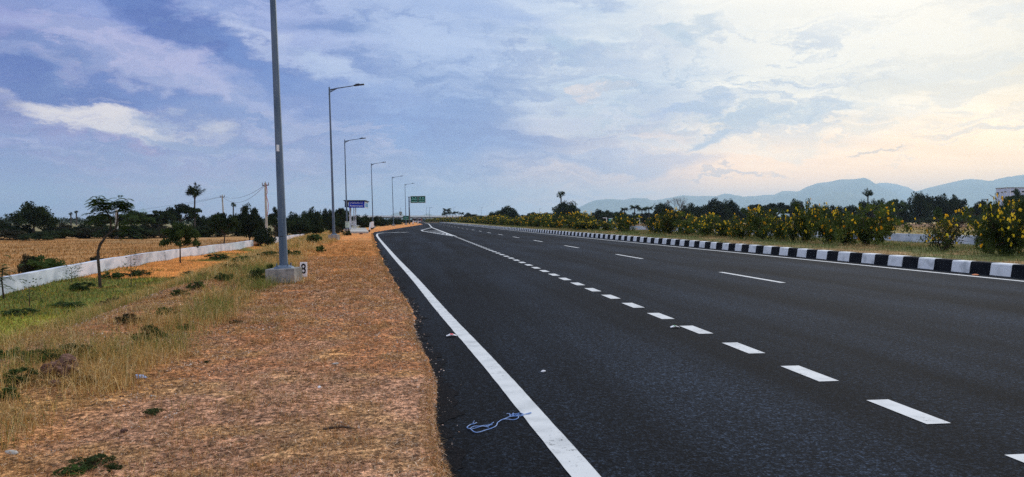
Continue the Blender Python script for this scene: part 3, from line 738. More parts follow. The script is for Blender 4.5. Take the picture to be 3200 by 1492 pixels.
x, y = at(1105, 84); bn = empty('bench', (x, y, bz), -YAW+R(1), 'slatted metal bench under the bus shelter, its back made of four pale bars', 'bench')
for i in range(4): MB().box(-.27, .30, -.02, .02, .45+i*.13, .53+i*.13).build('back_slat', MT['white'], bn)
MB().box(-.02, .62, -.55, -.10, .36, .40).build('seat', MT['white'], bn)
for lx in (-.25, .0, .25): MB().tube([(lx, -.35, 0), (lx+.28, -.30, .37)], .022, 6).build('leg', MT['white'], bn)
# its concrete floor
fp = [at(1090, 96), at(1143, 96), at(1152, 67), at(1095, 67)]
mb = MB(); mb.add([(a, b, -.4) for a, b in fp]+[(a, b, .215) for a, b in fp], [(0, 1, 2, 3), (7, 6, 5, 4), (0, 4, 5, 1), (1, 5, 6, 2), (2, 6, 7, 3), (3, 7, 4, 0)])
tag(mb.build('concrete_platform', MT['concrete_pale']), 'pale concrete slab forming the bus shelter floor at the end of the verge', 'platform', kind='structure')
# guard posts
for px, yb, h_, ln, lab in ((1153.5, 727, .95, 9, 'leaning white guard post nearest the road end of the concrete slab'), (1162, 719, .95, 0, 'upright white guard post, left one of the close pair behind the slab'), (1165.5, 717, .95, 0, 'upright white guard post, right one of the close pair behind the slab'),
                            (1290.5, 703, .95, 4, 'white guard post on the verge in front of the small lorry'), (1306.5, 702, .8, -3, 'small white guard post between the two vehicles')):
    Zp = 3068/(yb-686); x, y = at(px, Zp); r = empty('guard_post', (x, y, hz(x, y)), 0, lab, 'post', 'white guard posts', rot=(0, R(ln), 0))
    wq = .075 if Zp < 90 else .11
    MB().box(-wq, wq, -wq, wq, -.05, h_).build('post', MT['white'], r, bevel=.01)
    MB().box(-wq-.01, wq+.01, -wq-.01, wq+.01, h_*.0, h_*.22).build('dark_band', MT['black'], r)
# control box
x, y = at(1085, 70); cb = empty('control_box', (x, y, hz(x, y)), -YAW, 'grey-green electrical control box on dark legs in front of the shelter lamp', 'control box')
MB().box(-.15, .17, -.12, .12, .48, .98).build('cabinet', mat('pale green enamel', (.42, .55, .48), .6), cb, bevel=.01)
MB().box(-.17, .19, -.15, .15, .99, 1.04).build('lid', mat('pale green enamel lid', (.55, .66, .60), .6), cb)
for lx in (-.11, .13): MB().box(lx-.03, lx+.03, -.03, .03, -.05, .48).build('leg', MT['black'], cb)
MB().tube([(0, -.121, .72), (0, -.135, .72)], .03, 8).build('handle', MT['black'], cb)

# ---------------------------------------------------------------- overhead green sign
Zs = 190; x, y = at(1280, Zs); gz = hz(x, y); gs = empty('overhead_sign', (x, y, gz), 0, 'large two-panel green direction sign held out over the road by a single post', 'road sign', rot=(0, -R(1), -YAW))
k = Zs/F; ztop = zpx(616, Zs)-gz
MB().tube([(0, 0, 0), (0, 0, ztop)], [.19, .15], 10).build('post', MT['steel'], gs, smooth=True)
MB().tube([(0, 0, ztop-.05), (0, 0, ztop+.12)], [.17, .05], 10).build('cap', MT['steel_dark'], gs)
z1 = zpx(635.5, Zs)-gz; z2 = zpx(613.5, Zs)-gz; x1 = (1284-1280)*k+.02; x2 = (1331.5-1280)*k
for zz_ in (z1+.35, z2-.35): MB().tube([(-.25, 0, zz_), (x2-.1, 0, zz_)], .06, 6).build('bracket', MT['steel_dark'], gs)
MB().box(x1, x2, -.10, -.06, z1, z2).build('border', MT['white'], gs)
xm = (x1+x2)/2
pl = MB().box(x1+.06, xm-.03, -.125, -.103, z1+.06, z2-.06).build('left_panel', MT['green_sign'], gs)
pr = MB().box(xm+.03, x2-.06, -.125, -.103, z1+.06, z2-.06).build('right_panel', MT['green_sign'], gs)
pale = mat('pale sign lettering', (.30, .72, .66), .5)
hq = z2-z1
for pp, cx, ar, ta, en in ((pl, (x1+xm)/2, 45, 'ருக்குவார்பட்டி', 'Rukkuvarpatti'), (pr, (xm+x2)/2, 0, 'திண்டுக்கல்', 'Dindigul')):
    mb = MB(); T = Matrix.Translation((cx-.35, -.135, z2-.48)) @ Matrix.Rotation(R(-ar), 4, 'Y')
    mb.box(-.045, .045, -.004, .004, -.24, .06, T=T); mb.add([T @ Vector(v) for v in ((-.16, -.004, .04), (.16, -.004, .04), (0, -.004, .25), (-.16, .004, .04), (.16, .004, .04), (0, .004, .25))], [(0, 1, 2), (5, 4, 3), (0, 3, 4, 1), (1, 4, 5, 2), (2, 5, 3, 0)])
    mb.build('arrow', pale, pp)
    text('60', .36, 'lettering', pale, pp, (cx+.33, -.13, z2-.48), bold=.012)
    text(ta, .30, 'lettering', pale, pp, (cx, -.13, z1+.92), bold=.010, width=1.45)
    text(en, .26, 'lettering', pale, pp, (cx, -.13, z1+.42), bold=.010, width=1.40)

def small_sign(px0, px1, py0, py1, yb, Z, m, lab):
    x, y = at((px0+px1)/2, Z); z = hz(x, y); r = empty('road_sign', (x, y, z), -YAW, lab, 'road sign')
    k_ = Z/F; hw_ = (px1-px0)/2*k_; a, b = zpx(py1, Z)-z, zpx(py0, Z)-z
    MB().box(-hw_, hw_, -.03, .03, a, b).build('panel', m, r, bevel=.01)
    MB().box(-hw_*.8, hw_*.8, -.04, -.033, a+(b-a)*.12, a+(b-a)*.2).build('lettering', pale, r); MB().box(-hw_*.6, hw_*.6, -.04, -.033, a+(b-a)*.55, a+(b-a)*.63).build('lettering', pale, r)
    MB().tube([(0, .06, 0), (0, .06, a+.3)], .07, 6).build('post', MT['steel'], r)
small_sign(1260, 1279, 675, 687.5, 700, 200, MT['green_sign'], 'small green sign on a thin post below the farthest lamp')
small_sign(1239, 1248.5, 690, 696.5, 701, 215, MT['teal_sign'], 'bright teal sign board low among the dark roadside trees')

# ---------------------------------------------------------------- vehicles far off on the service road
def lorry(px, Z, hpx, col, lab, wpx):
    x, y = at(px, Z); z = float(dip(y)); r = empty('lorry', (x, y, z), -YAW, lab, 'lorry')
    k_ = Z/F; wv = wpx*k_/2; hv = hpx*k_
    MB().box(-wv, wv, 0, 1.9, .35, hv*.92).build('cab', mat('lorry cab '+lab[:6], col, .4), r, bevel=.04)
    MB().box(-wv*.98, wv*.98, 2.0, 6, .6, hv).build('cargo_body', MT['black'], r)
    MB().box(-wv*.85, wv*.85, -.02, .0, hv*.48, hv*.80).build('windscreen', MT['glass'], r)
    MB().box(-wv, wv, -.16, -.02, .35, .62).build('bumper', MT['white'], r, bevel=.02)
    MB().box(-wv*.8, wv*.8, -.06, -.005, hv*.84, hv*.93).build('header_board', MT['white'], r)
    for s_ in (-1, 1):
        for yy in (.6, 4.8): MB().tube([(s_*wv-.15*s_-.12, yy, .38), (s_*wv-.15*s_+.12, yy, .38)], .38, 14).build('wheel', MT['black'], r)
        MB().box(s_*wv*.72-.09, s_*wv*.72+.09, -.05, -.003, .68, .84).build('headlight', MT['white'], r)
lorry(1296, 300, 16, (.06, .05, .045), 'small dark lorry with a white bumper and header parked beyond the verge', 12)
lorry(1311, 318, 14, (.22, .03, .02), 'dark red lorry standing next to the white-bumpered one', 10)

# ---------------------------------------------------------------- flyover
Zf = 640; zt, zb_ = zpx(674, Zf), zpx(680.5, Zf)
a0 = at(1040, Zf+10); a1 = at(1575, Zf+10); dv = Vector((a1[0]-a0[0], a1[1]-a0[1])); Lf = dv.length
fo = empty('flyover', (a0[0], a0[1], -2.0), math.atan2(dv.y, dv.x), 'long pale concrete flyover crossing the highway in the distance', 'flyover')
fw = mat('flyover concrete', (.55, .60, .66), .8)
zt += 2; zb_ += 2
MB().box(0, Lf, 0, 9, zb_+.1, zt-.9).build('deck', fw, fo); MB().box(0, Lf, -.4, -.003, zt-1.3, zt).build('parapet', MT['white'], fo)
MB().box(0, Lf, 1.2, 8, zb_-.7, zb_+.097).build('girder', mat('girder concrete', (.10, .12, .15), .8), fo)
for q in np.arange(8, Lf, 21): MB().box(q-.7, q+.7, 2, 7, -.2, zb_-.7).build('pier', MT['whitewash'], fo)
MB().box(Lf*.34, Lf*.93, 5, 8.9, -.1, zb_-1.9).build('abutment_wall', MT['whitewash'], fo)
x, y = at(1345, 560)
# light masts, cell tower
for px, top, bot, Z, lab in ((1333, 649, 676, 655, 'thin light mast on the flyover, left of the brighter mast'), (1342.5, 649, 694, 420, 'bright thin light mast standing before the flyover'), (1418, 649, 674, 655, 'thin light mast on the flyover among the coconut palms'),
                             (1504, 649, 676, 655, 'thin hooked light mast at the far end of the flyover'), (1338, 682, 694, 425, 'short white mast beside the bright tall mast'), (1686, 653, 668, 520, 'faint thin mast above the trees left of the round dark tree'), (1072, 655, 690, 400, 'thin mast seen beyond the bus shelter')):
    x, y = at(px, Z); z0 = zpx(bot, Z); z1 = zpx(top, Z); r = empty('light_mast', (x, y, z0), -YAW, lab, 'light mast', 'distant light masts')
    MB().tube([(0, 0, -.5), (0, 0, z1-z0)], [.14, .08], 6).build('pole', MT['steel'], r)
    MB().box(0, 1.5, -.1, .1, z1-z0-.1, z1-z0+.05).build('lamp_head', MT['steel'], r)
x, y = at(1252, 900); z0 = -2; z1 = zpx(662, 900); r = empty('water_tower', (x, y, z0), 0, 'slim distant water tower with a mast rising over the flyover', 'tower')
MB().tube([(0, 0, 0), (0, 0, z1-z0-3)], 1.2, 8).build('shaft', MT['concrete'], r); MB().tube([(0, 0, z1-z0-3), (0, 0, z1-z0)], [1.9, 1.9], 10).build('tank', MT['concrete'], r); MB().tube([(0, 0, z1-z0), (0, 0, z1-z0+5)], .15, 5).build('antenna', MT['steel'], r)
# direction board with a tee top at the road's end
x, y = at(1325.5, 330); z0 = float(dip(y)); r = empty('tee_board', (x, y, z0), -YAW, 'dark board on a post at the far end of the highway', 'road sign')
MB().tube([(0, 0, 0), (0, 0, zpx(687, 330)-z0)], .16, 6).build('post', MT['steel_dark'], r); MB().box(-.62, .62, -.1, -.04, zpx(689.5, 330)-z0, zpx(685.5, 330)-z0).build('panel', MT['steel_dark'], r)

# ---------------------------------------------------------------- utility poles and wires
def upole(px, yb, Z, top, lean, lab):
    x, y = at(px, Z); z = hz(x, y); r = empty('utility_pole', (x, y, z), 0, lab, 'utility pole', rot=(0, -R(lean), -YAW))
    h_ = zpx(top, Z)-z
    MB().tube([(0, 0, -.2), (0, 0, h_)], [.14, .10], 6).build('pole', MT['concrete_pale'], r)
    MB().box(-.32, .36, -.04, .04, h_-.30, h_-.20).build('cross_arm', MT['steel_dark'], r)
    for q in (-.3, 0, .33): MB().tube([(q, 0, h_-.2), (q, 0, h_+.02 if q else h_+.14)], .035, 6).build('insulator', MT['rock'], r)
    return r, Vector((x, y, z)), h_
r1, p1, h1 = upole(834, 763, 78, 572, 1.2, 'concrete utility pole with a hanging red cable behind the nearest lamp')
MB().tube([(.12, -.1, h1-.1), (.22, -.1, h1-1.0), (.10, -.1, h1-1.3), (.30, -.12, h1-2.2), (.24, -.12, h1-2.9), (.12, -.12, h1-3.4)], .028, 6).build('red_cable', MT['red_wire'], r1)
for q in (1.15, 1.28): MB().tube([(0, 0, q), (0, 0, q+.06)], .17, 8).build('band', MT['black'], r1)
r2, p2, h2 = upole(702, 0, 112, 611, 3.0, 'leaning utility pole rising behind the trees between the two palms')
def toppt(p, h, lean): return p+Matrix.Rotation(-YAW, 3, 'Z') @ (Matrix.Rotation(-R(lean), 3, 'Y') @ Vector((0, 0, h-.15)))
t1, t2 = toppt(p1, h1, 1.2), toppt(p2, h2, 3.0); x, y = at(-60, 230); t3 = Vector((x, y, zpx(665, 230)))
def wire(a, b, sag, off, lab):
    q = [a.lerp(b, i/16)+Vector((0, off, -sag*4*(i/16)*(1-i/16))) for i in range(17)]
    tag(MB().tube(q, .018, 4).build('overhead_wire', MT['wire']), lab, 'wire')
wire(t1, t2, .75, .25, 'upper of the two wires between the red-cabled pole and the leaning pole'); wire(t1+Vector((0, 0, -.15)), t2, 1.3, -.25, 'lower sagging wire between the red-cabled pole and the leaning pole')
wire(t2, t3, 2.2, .3, 'long wire running from the leaning pole over the field trees'); wire(t2+Vector((0, 0, -.1)), t3+Vector((0, 0, -.8)), 2.8, -.3, 'lower long wire from the leaning pole over the field trees')
x, y = at(365, 96); z = hz(x, y); tag(MB().box(x-.16, x+.16, y-.16, y+.16, z-.2, zpx(655, 96), top=.75).build('concrete_post', MT['concrete_pale']), 'pale concrete post standing among umbrella-shaped trees in the field', 'post')

# ---------------------------------------------------------------- building and frames over the field
x, y = at(3148, 330); r = empty('building', (x, y, -.5), -YAW, 'pale blue flat-roofed building behind the trees past the big flowering bush', 'building')
hb_ = zpx(586, 330)+.5; bm_ = mat('pale blue wall', (.56, .64, .82), .8, (.46, .54, .70), .4); k_ = 330/F; D_ = 8.2
MB().box(0, 30, 0, D_, -.5, hb_-.35).build('wall', bm_, r); MB().box(-.15, 30.15, -.15, D_+.15, hb_-.35, hb_).build('roof', MT['concrete'], r)
MB().box(.9, 1.1, -.12, -.003, -.5, hb_-.5).build('downpipe', MT['white'], r)
for (u0, u1, v0, v1) in ((3157, 3174, 597, 602), (3190, 3206, 597, 602), (3157, 3174, 612, 622), (3190, 3206, 612, 622)):
    a_, b_, c0_, c1_ = (u0-3148)*k_, (u1-3148)*k_, zpx(v1, 330)+.5, zpx(v0, 330)+.5
    f_ = MB().box(a_-.15, b_+.15, -.10, -.004, c0_-.15, c1_+.15).build('window', MT['white'], r); MB().box(a_, b_, -.13, -.102, c0_, c1_).build('pane', MT['glass'], f_)
for (u0, u1, v0, v1) in ((3116, 3123, 601, 609), (3129, 3135, 600.5, 603.5), (3138, 3144, 599.5, 602.5), (3129, 3137, 614, 622)):
    a_, b_, c0_, c1_ = (3148-u1)/34*D_, (3148-u0)/34*D_, zpx(v1, 336)+.5, zpx(v0, 336)+.5
    f_ = MB().box(-.10, -.004, a_-.1, b_+.1, c0_-.15, c1_+.15).build('window', MT['white'], r); MB().box(-.13, -.102, a_, b_, c0_, c1_).build('pane', MT['glass'], f_)
def frame(px0, px1, top, Z, lab, legs=2):
    x, y = at((px0+px1)/2, Z); z = hz(x, y); k_ = Z/F; r = empty('white_frame', (x, y, z), -YAW, lab, 'frame', 'white metal frames in the field'); hw_ = (px1-px0)/2*k_; h_ = zpx(top, Z)-z
    for s_ in ((-1, 1) if legs == 2 else (1,)): MB().box(s_*hw_-.11, s_*hw_+.11, -.08, .08, -.1, h_).build('upright', MT['white'], r)
    MB().box(-hw_-.11, hw_+.11, -.08, .08, h_, h_+.2).build('crossbar', MT['white'], r)
frame(2811, 2822, 674, 250, 'tall white doorway-like frame in the field under the dark trees')
frame(1990, 1998.5, 683.5, 240, 'small white frame with one long upright seen over the hedge before the coconut palms', 1)
frame(1885, 1895.5, 682.5, 240, 'small white frame half hidden by the hedge, right of the lone round tree', 1)
x, y = at(1697, 200); z0 = zpx(689, 200); r = empty('barrier_arm', (x, y, hz(x, y)), -YAW, 'slanting white barrier arm showing over the far flowering hedge', 'barrier')
zz0 = z0-r.location.z; MB().tube([(-.85, 0, zz0), (.9, 0, zz0+.55)], .09, 6).build('arm', MT['white'], r); MB().tube([(-.85, 0, 0), (-.85, 0, zz0)], .1, 6).build('post', MT['white'], r)
x, y = at(1908, 235); r = empty('shed', (x, y, hz(x, y)), 0, 'small teal shed beyond the hedge beneath the mountain', 'shed')
MB().box(-.45, .45, -.4, .4, 0, zpx(683.5, 235)-r.location.z).build('wall', MT['teal_sign'], r); MB().box(-.55, .55, -.5, .5, zpx(683.5, 235)-r.location.z, zpx(682.5, 235)-r.location.z, top=.8).build('roof', MT['white'], r)

# ---------------------------------------------------------------- trees, left side
TL = [  # px, half width, top y, Z, style, variant, material, label
 (105, 74, 636, 120, 'round', 0, 'leaf', 'big dark rounded tree standing alone in the field at the far left'),
 (12, 48, 684, 132, 'scrub', 1, 'leaf', 'dark tree touching the left edge of the view behind the big rounded tree'),
 (318, 42, 668, 108, 'umbrella', 0, 'leaf', 'dark spreading tree behind the bent-trunk tree'),
 (420, 56, 660, 104, 'umbrella', 1, 'leaf_mid', 'spreading tree with lit green top behind the pale post'),
 (498, 44, 660, 118, 'umbrella', 2, 'leaf', 'flat-crowned tree right of the pale post and left of the tall palm'),
 (563, 48, 640, 126, 'umbrella', 3, 'leaf', 'broad umbrella-crowned tree just left of the tall palm'),
 (632, 30, 672, 130, 'round', 1, 'leaf', 'small dark tree just right of the tall palm trunk'),
 (668, 34, 680, 140, 'round', 2, 'leaf', 'low dark tree behind the foot of the leaning utility pole'),
 (700, 50, 667, 60, 'umbrella', 4, 'leaf', 'spreading tree with forked trunk before the low white wall'),
 (780, 50, 641, 84, 'round', 3, 'leaf', 'tall full tree left of the red-cabled utility pole'),
 (562, 52, 699, 43, 'umbrella', 2, 'leaf_mid', 'small leafy round tree on the near side of the white wall'),
 (862, 26, 656, 82, 'umbrella', 5, 'leaf', 'dark tree between the utility pole and the nearest lamp'),
 (925, 40, 662, 104, 'round', 5, 'leaf', 'dark tree immediately right of the nearest lamp'),
 (975, 36, 652, 110, 'round', 0, 'leaf', 'dark tree midway between the two nearest lamps'),
 (1018, 34, 650, 112, 'round', 1, 'leaf', 'tall dark tree behind the second lamp'),
 (1068, 26, 650, 116, 'umbrella', 0, 'leaf', 'tree with a reaching branch behind the control box'),
 (1060, 40, 678, 98, 'scrub', 0, 'leaf', 'dense dark thicket behind the shelter columns'),
 (1128, 38, 668, 122, 'round', 2, 'leaf', 'dark rounded tree seen under the shelter roof'),
 (1172, 30, 676, 132, 'round', 3, 'leaf', 'dark tree behind the white guard posts'),
 (1204, 26, 680, 150, 'scrub', 2, 'leaf', 'low dark tree left of the fifth lamp'),
 (1236, 26, 680, 175, 'scrub', 3, 'leaf', 'low dark tree behind the teal sign board'),
 (1262, 22, 684, 240, 'scrub', 4, 'leaf', 'small dark tree behind the small green sign'),
 (1284, 12, 687, 300, 'scrub', 0, 'leaf', 'small dark bush behind the post of the overhead sign'),
 (990, 28, 701, 56, 'round', 4, 'leaf', 'small leafy sapling at the verge edge left of the second lamp'),
 (938, 30, 700, 66, 'umbrella', 1, 'leaf', 'small drooping tree before the far white wall stretch'),
 (828, 40, 706, 70, 'scrub', 1, 'leaf', 'dark shrub at the foot of the red-cabled utility pole'),
 (140, 62, 787, 33, 'scrub', 2, 'leaf_mid', 'dense green shrub just behind the white wall'),
 (84, 26, 785, 32.5, 'scrub', 3, 'leaf_olive', 'dry brownish shrub left of the dense green one behind the wall'),
 (300, 30, 792, 38, 'scrub', 4, 'leaf_olive', 'dry brownish shrub behind the wall beside the bent trunk'),
]
for k_, (px, hw, top, Z, st, vr, lm, lab) in enumerate(TL): tree(px, hw, top, Z, st, lab, vr, lm)
for i, (px, hw, top, Z) in enumerate([(30, 70, 716, 92), (120, 60, 720, 90), (200, 62, 712, 97), (280, 60, 706, 100), (350, 66, 708, 96), (430, 62, 700, 97), (500, 58, 702, 101), (560, 50, 698, 106), (620, 55, 700, 104), (680, 50, 694, 108), (740, 50, 690, 112), (250, 50, 696, 118), (180, 46, 692, 126), (60, 50, 700, 120), (810, 40, 690, 112), (890, 44, 694, 108), (960, 44, 700, 100), (330, 60, 694, 120), (470, 50, 688, 122)]):
    tree(px, hw, top, Z, 'scrub', 'one of the low dark scrub bushes crowding together along the back of the left field', i % 5, 'leaf' if i % 3 else 'leaf_olive', group='scrub along the back of the left field')

# palmyra palms
def palmyra_mesh(seed, n=25):
    rng = np.random.RandomState(seed); V = []; Fc = []
    for i in range(n):
        ph = rng.rand()*6.28; th = math.acos(1-1.55*rng.rand()) - .1
        d = Vector((math.sin(th)*math.cos(ph), math.sin(th)*math.sin(ph), math.cos(th)))
        c0 = d*(.42+.22*rng.rand()); a = d.cross(Vector((rng.normal(), rng.normal(), rng.normal()))).normalized(); b = d.lerp(d.cross(a), .25).normalized()
        m = 13
        for j in range(m):
            t_ = (j/(m-1)-.5)*2*2.15; dr_ = (b*math.cos(t_)+a*math.sin(t_)); ln = .48*(.8+.3*rng.rand()); dr_ = (dr_+Vector((0, 0, -.15*rng.rand()))).normalized()
            s_ = d.cross(dr_).normalized()*.038
            p = c0+dr_*ln*.5; q = c0+dr_*ln; k_ = len(V)
            V += [c0, p+s_, q, p-s_]; Fc.append((k_, k_+1, k_+2, k_+3))
        k_ = len(V); s_ = a*.02; V += [Vector((0, 0, 0))-s_, c0-s_, c0+s_, Vector((0, 0, 0))+s_]; Fc.append((k_, k_+1, k_+2, k_+3))
    return np_mesh('fronds', [tuple(v) for v in V], Fc, MT['leaf'])
PM = [palmyra_mesh(1), palmyra_mesh(5), palmyra_mesh(9)]
def palmyra(px, py, rpx, Z, lab, k=0, skirt=None):
    x, y = at(px, Z); z = hz(x, y); zc = zpx(py, Z)-z; rr_ = rpx*Z/F
    r = empty('palmyra_palm', (x, y, z), random.uniform(0, 6), lab, 'palm')
    tw = max(.12, 4.2*Z/F/2)
    MB().tube([(0, 0, -.1), (.08, 0, zc*.5), (0, 0, zc)], [tw*1.25, tw, tw*.9], 8).build('trunk', MT['palm_trunk'], r)
    o = link('fronds', PM[k], r, (0, 0, zc)); o.scale = (rr_,)*3
    if skirt:
        rng = np.random.RandomState(4); c_ = np.array([[rng.normal()*.5, rng.normal()*.5, rng.rand()*1.2] for _ in range(10)])*skirt[1]*Z/F*.7; c_[:, 2] += zpx(skirt[0], Z)-z-.3
        V, Fc = leaves(rng, c_, 60, .16, np.full(10, skirt[1]*Z/F*.45), .6); link('creeper', np_mesh('creeper', V, Fc, MT['leaf']), r)
palmyra(610, 601, 33, 112, 'tallest fan-leaved palmyra palm with a ragged round crown in the left field', 0, (668, 22))
palmyra(730, 642, 11, 150, 'smaller palmyra palm right of the leaning utility pole', 1)
palmyra(222, 670, 7.5, 330, 'shorter one of the two tiny distant palms on the left horizon', 1)
palmyra(239, 664, 7, 330, 'taller one of the two tiny distant palms on the left horizon', 2)
palmyra(1753, 611, 17, 262, 'palmyra palm rising out of the lone round tree across the highway', 2)
palmyra(2711, 606, 19, 235, 'palmyra palm head above the dark trees below the mountain peak', 0)
palmyra(2722, 660, 8, 240, 'small palm head half hidden in the trees below the mountain peak', 1)

# coconut palms
def coconut_mesh(seed, n=24):
    rng = np.random.RandomState(seed); V = []; Fc = []
    for i in range(n):
        ph = i*2.4+rng.rand()*.4; up_ = 1.25-1.15*(i/n)+.1*rng.rand(); seg = 9; pr_ = Vector((0, 0, 0)); dirh = Vector((math.cos(ph), math.sin(ph), 0)); side = Vector((-math.sin(ph), math.cos(ph), 0))
        for j in range(seg):
            t_ = (j+1)/seg; p = dirh*t_*.95+Vector((0, 0, up_*t_-.95*t_*t_))
            for s_ in (-1, 1):
                for q in (0, .5):
                    b0 = pr_.lerp(p, q); l_ = .42*math.sin(math.pi*min(.95, .15+t_*.8)); k_ = len(V)
                    e = b0+side*s_*l_*.8+Vector((0, 0, -.5*l_))+dirh*.07
                    V += [b0, b0+dirh*.08, e]; Fc.append((k_, k_+1, k_+2))
            pr_ = p
    return np_mesh('fronds', [tuple(v) for v in V], Fc, MT['leaf'])
CM = [coconut_mesh(1), coconut_mesh(2)]
def coconut(px, py, rpx, Z, lab, k=0, grp=None):
    x, y = at(px, Z); z = hz(x, y); zc = zpx(py, Z)-z; rr_ = rpx*Z/F*1.5
    r = empty('coconut_palm', (x, y, z), random.uniform(0, 6), lab, 'palm', grp)
    MB().tube([(0, 0, -.1), (.1, 0, zc*.6), (0, 0, zc)], [.26, .2, .16], 7).build('trunk', MT['palm_trunk'], r); o = link('fronds', CM[k], r, (0, 0, zc)); o.scale = (rr_,)*3
for px, py, rp, Z, lab in [(1397, 658, 11, 560, 'tallest coconut palm of the cluster above the flyover'), (1396, 667, 10, 548, 'bushy lower coconut palm under the tallest one above the flyover'), (1387, 671, 6, 552, 'small coconut palm at the left foot of the cluster above the flyover'), (1414, 667, 7, 565, 'short coconut palm between the tallest one and the star-shaped one'), (1425, 665, 7, 556, 'star-shaped coconut palm nearest the rounded trees above the flyover'), (1442, 668, 7, 540, 'coconut palm poking out of the rounded trees right of the flyover'),
                           (1983, 649, 13, 262, 'tallest coconut palm in the row below the low mountain ridge'), (2006, 655, 12, 264, 'middle coconut palm in the row below the low ridge'), (2027, 652, 11, 268, 'coconut palm next to the round dark tree in the low ridge row'), (1951, 655, 10, 270, 'small coconut palm at the left end of the low ridge row')]:
    coconut(px, py, rp, Z, lab, px % 2)

# ---------------------------------------------------------------- trees beyond the road on the right
TR = [
 (1468, 34, 667, 320, 'round', 0, 'leaf', 'rounded dark tree where the flyover disappears'), (1498, 22, 673, 300, 'round', 1, 'leaf', 'small rounded tree next to where the flyover disappears'),
 (1545, 36, 660, 270, 'round', 2, 'leaf', 'left shoulder of the big dark tree pair behind the far hedge'), (1588, 44, 645, 268, 'round', 3, 'leaf', 'big dark dome-shaped tree behind the far hedge'), (1640, 30, 670, 290, 'scrub', 0, 'leaf', 'low dark tree right of the dome-shaped one'),
 (1685, 34, 664, 285, 'scrub', 1, 'leaf', 'low flat dark tree under the faint mast'), (1715, 20, 672, 270, 'scrub', 2, 'leaf', 'small tree at the left foot of the palm-pierced tree'),
 (1772, 50, 630, 258, 'round', 4, 'leaf', 'lone big round tree pierced by a palm across the highway'), (1832, 18, 672, 255, 'scrub', 3, 'leaf', 'small bushy tree right of the lone round tree'),
 (1878, 34, 653, 262, 'round', 5, 'leaf', 'medium dark tree in front of the low ridge, standing apart'), (1942, 26, 660, 272, 'round', 0, 'leaf', 'dark tree left of the row of coconut palms'), (1990, 34, 668, 266, 'scrub', 4, 'leaf', 'dark undergrowth tree beneath the coconut palm row'), (2025, 26, 662, 272, 'scrub', 0, 'leaf', 'dark tree at the right end of the coconut palm row'),
 (2070, 36, 632, 252, 'round', 1, 'leaf', 'dark round tree left of the bare tree'), (2115, 34, 652, 262, 'scrub', 2, 'leaf', 'dark tree under the bare tree'), (2160, 38, 632, 256, 'round', 2, 'leaf', 'dark tree right of the bare tree'), (2235, 46, 622, 252, 'round', 3, 'leaf', 'broad high dark tree in the middle of the tree line'),
 (2278, 34, 624, 254, 'round', 4, 'leaf', 'dark tree joined to the right of the broad high one'), (2320, 34, 648, 262, 'scrub', 1, 'leaf', 'lower dark tree between the broad high one and the flat-topped one'), (2365, 44, 640, 248, 'umbrella', 2, 'leaf', 'wide flat-topped tree in the tree line'), (2425, 50, 636, 254, 'umbrella', 3, 'leaf', 'pale-edged flat umbrella tree left of the tallest flowering bush'),
 (2488, 28, 622, 250, 'round', 5, 'leaf', 'dark tree behind the tallest flowering bush'), (2555, 40, 642, 256, 'round', 0, 'leaf', 'dark tree right of the tallest flowering bush'), (2605, 38, 640, 252, 'round', 1, 'leaf', 'dark tree under the front mountain shoulder'), (2660, 40, 634, 240, 'scrub', 3, 'leaf', 'dark tree left of the palm head below the peak'),
 (2708, 44, 620, 232, 'round', 2, 'leaf', 'dark tree with a palm head on its top'), (2762, 38, 624, 236, 'round', 3, 'leaf_mid', 'lighter green tree right of the palm-topped one'), (2802, 30, 624, 240, 'umbrella', 4, 'leaf_mid', 'light green feathery tree between the dark masses'), (2822, 26, 645, 246, 'scrub', 4, 'leaf', 'dark tree behind the tall white frame'),
 (2872, 44, 602, 246, 'round', 4, 'leaf', 'highest dark tree on the skyline, beyond the sparse flowering bush'), (2932, 44, 606, 250, 'round', 5, 'leaf', 'large dark tree right of the highest one'), (2985, 38, 614, 248, 'round', 0, 'leaf', 'dark tree before the gap in the skyline'), (3040, 30, 640, 256, 'scrub', 0, 'leaf', 'low dark tree in the gap of the skyline'),
 (3075, 36, 624, 246, 'round', 1, 'leaf', 'dark tree left of the pale building'), (3125, 34, 628, 250, 'round', 2, 'leaf', 'dark tree in front of the pale building corner'), (3178, 34, 600, 205, 'umbrella', 5, 'leaf_mid', 'bluish green tree standing before the pale building'), (3215, 34, 610, 210, 'round', 3, 'leaf_mid', 'green tree cut by the right edge before the building'),
 (2998, 26, 664, 205, 'scrub', 2, 'leaf_mid', 'bright green round bush at the back of the right field'), (3060, 32, 667, 208, 'scrub', 3, 'leaf_mid', 'wide green bush right of the bright round one at the field back'), (2790, 30, 672, 190, 'scrub', 4, 'leaf_mid', 'green bush left of the tall white frame'), (2930, 14, 648, 120, 'umbrella', 1, 'leaf_mid', 'thin young tree with flat green top rising behind the wall'),
 (2060, 30, 690, 200, 'scrub', 1, 'leaf_olive', 'olive bush under the round dark tree behind the hedge'),
]
for px, hw, top, Z, st, vr, lm, lab in TR: tree(px, hw, top, Z, st, lab, vr, lm)
for i, px in enumerate(range(1660, 3300, 46)):
    tree(px+random.randint(-8, 8), 34, 664+random.randint(-7, 8), 275+random.randint(0, 30), 'scrub', 'one of the dark background trees filling the far side of the right field', i % 5, 'leaf', name='tree', group='background trees beyond the right field')
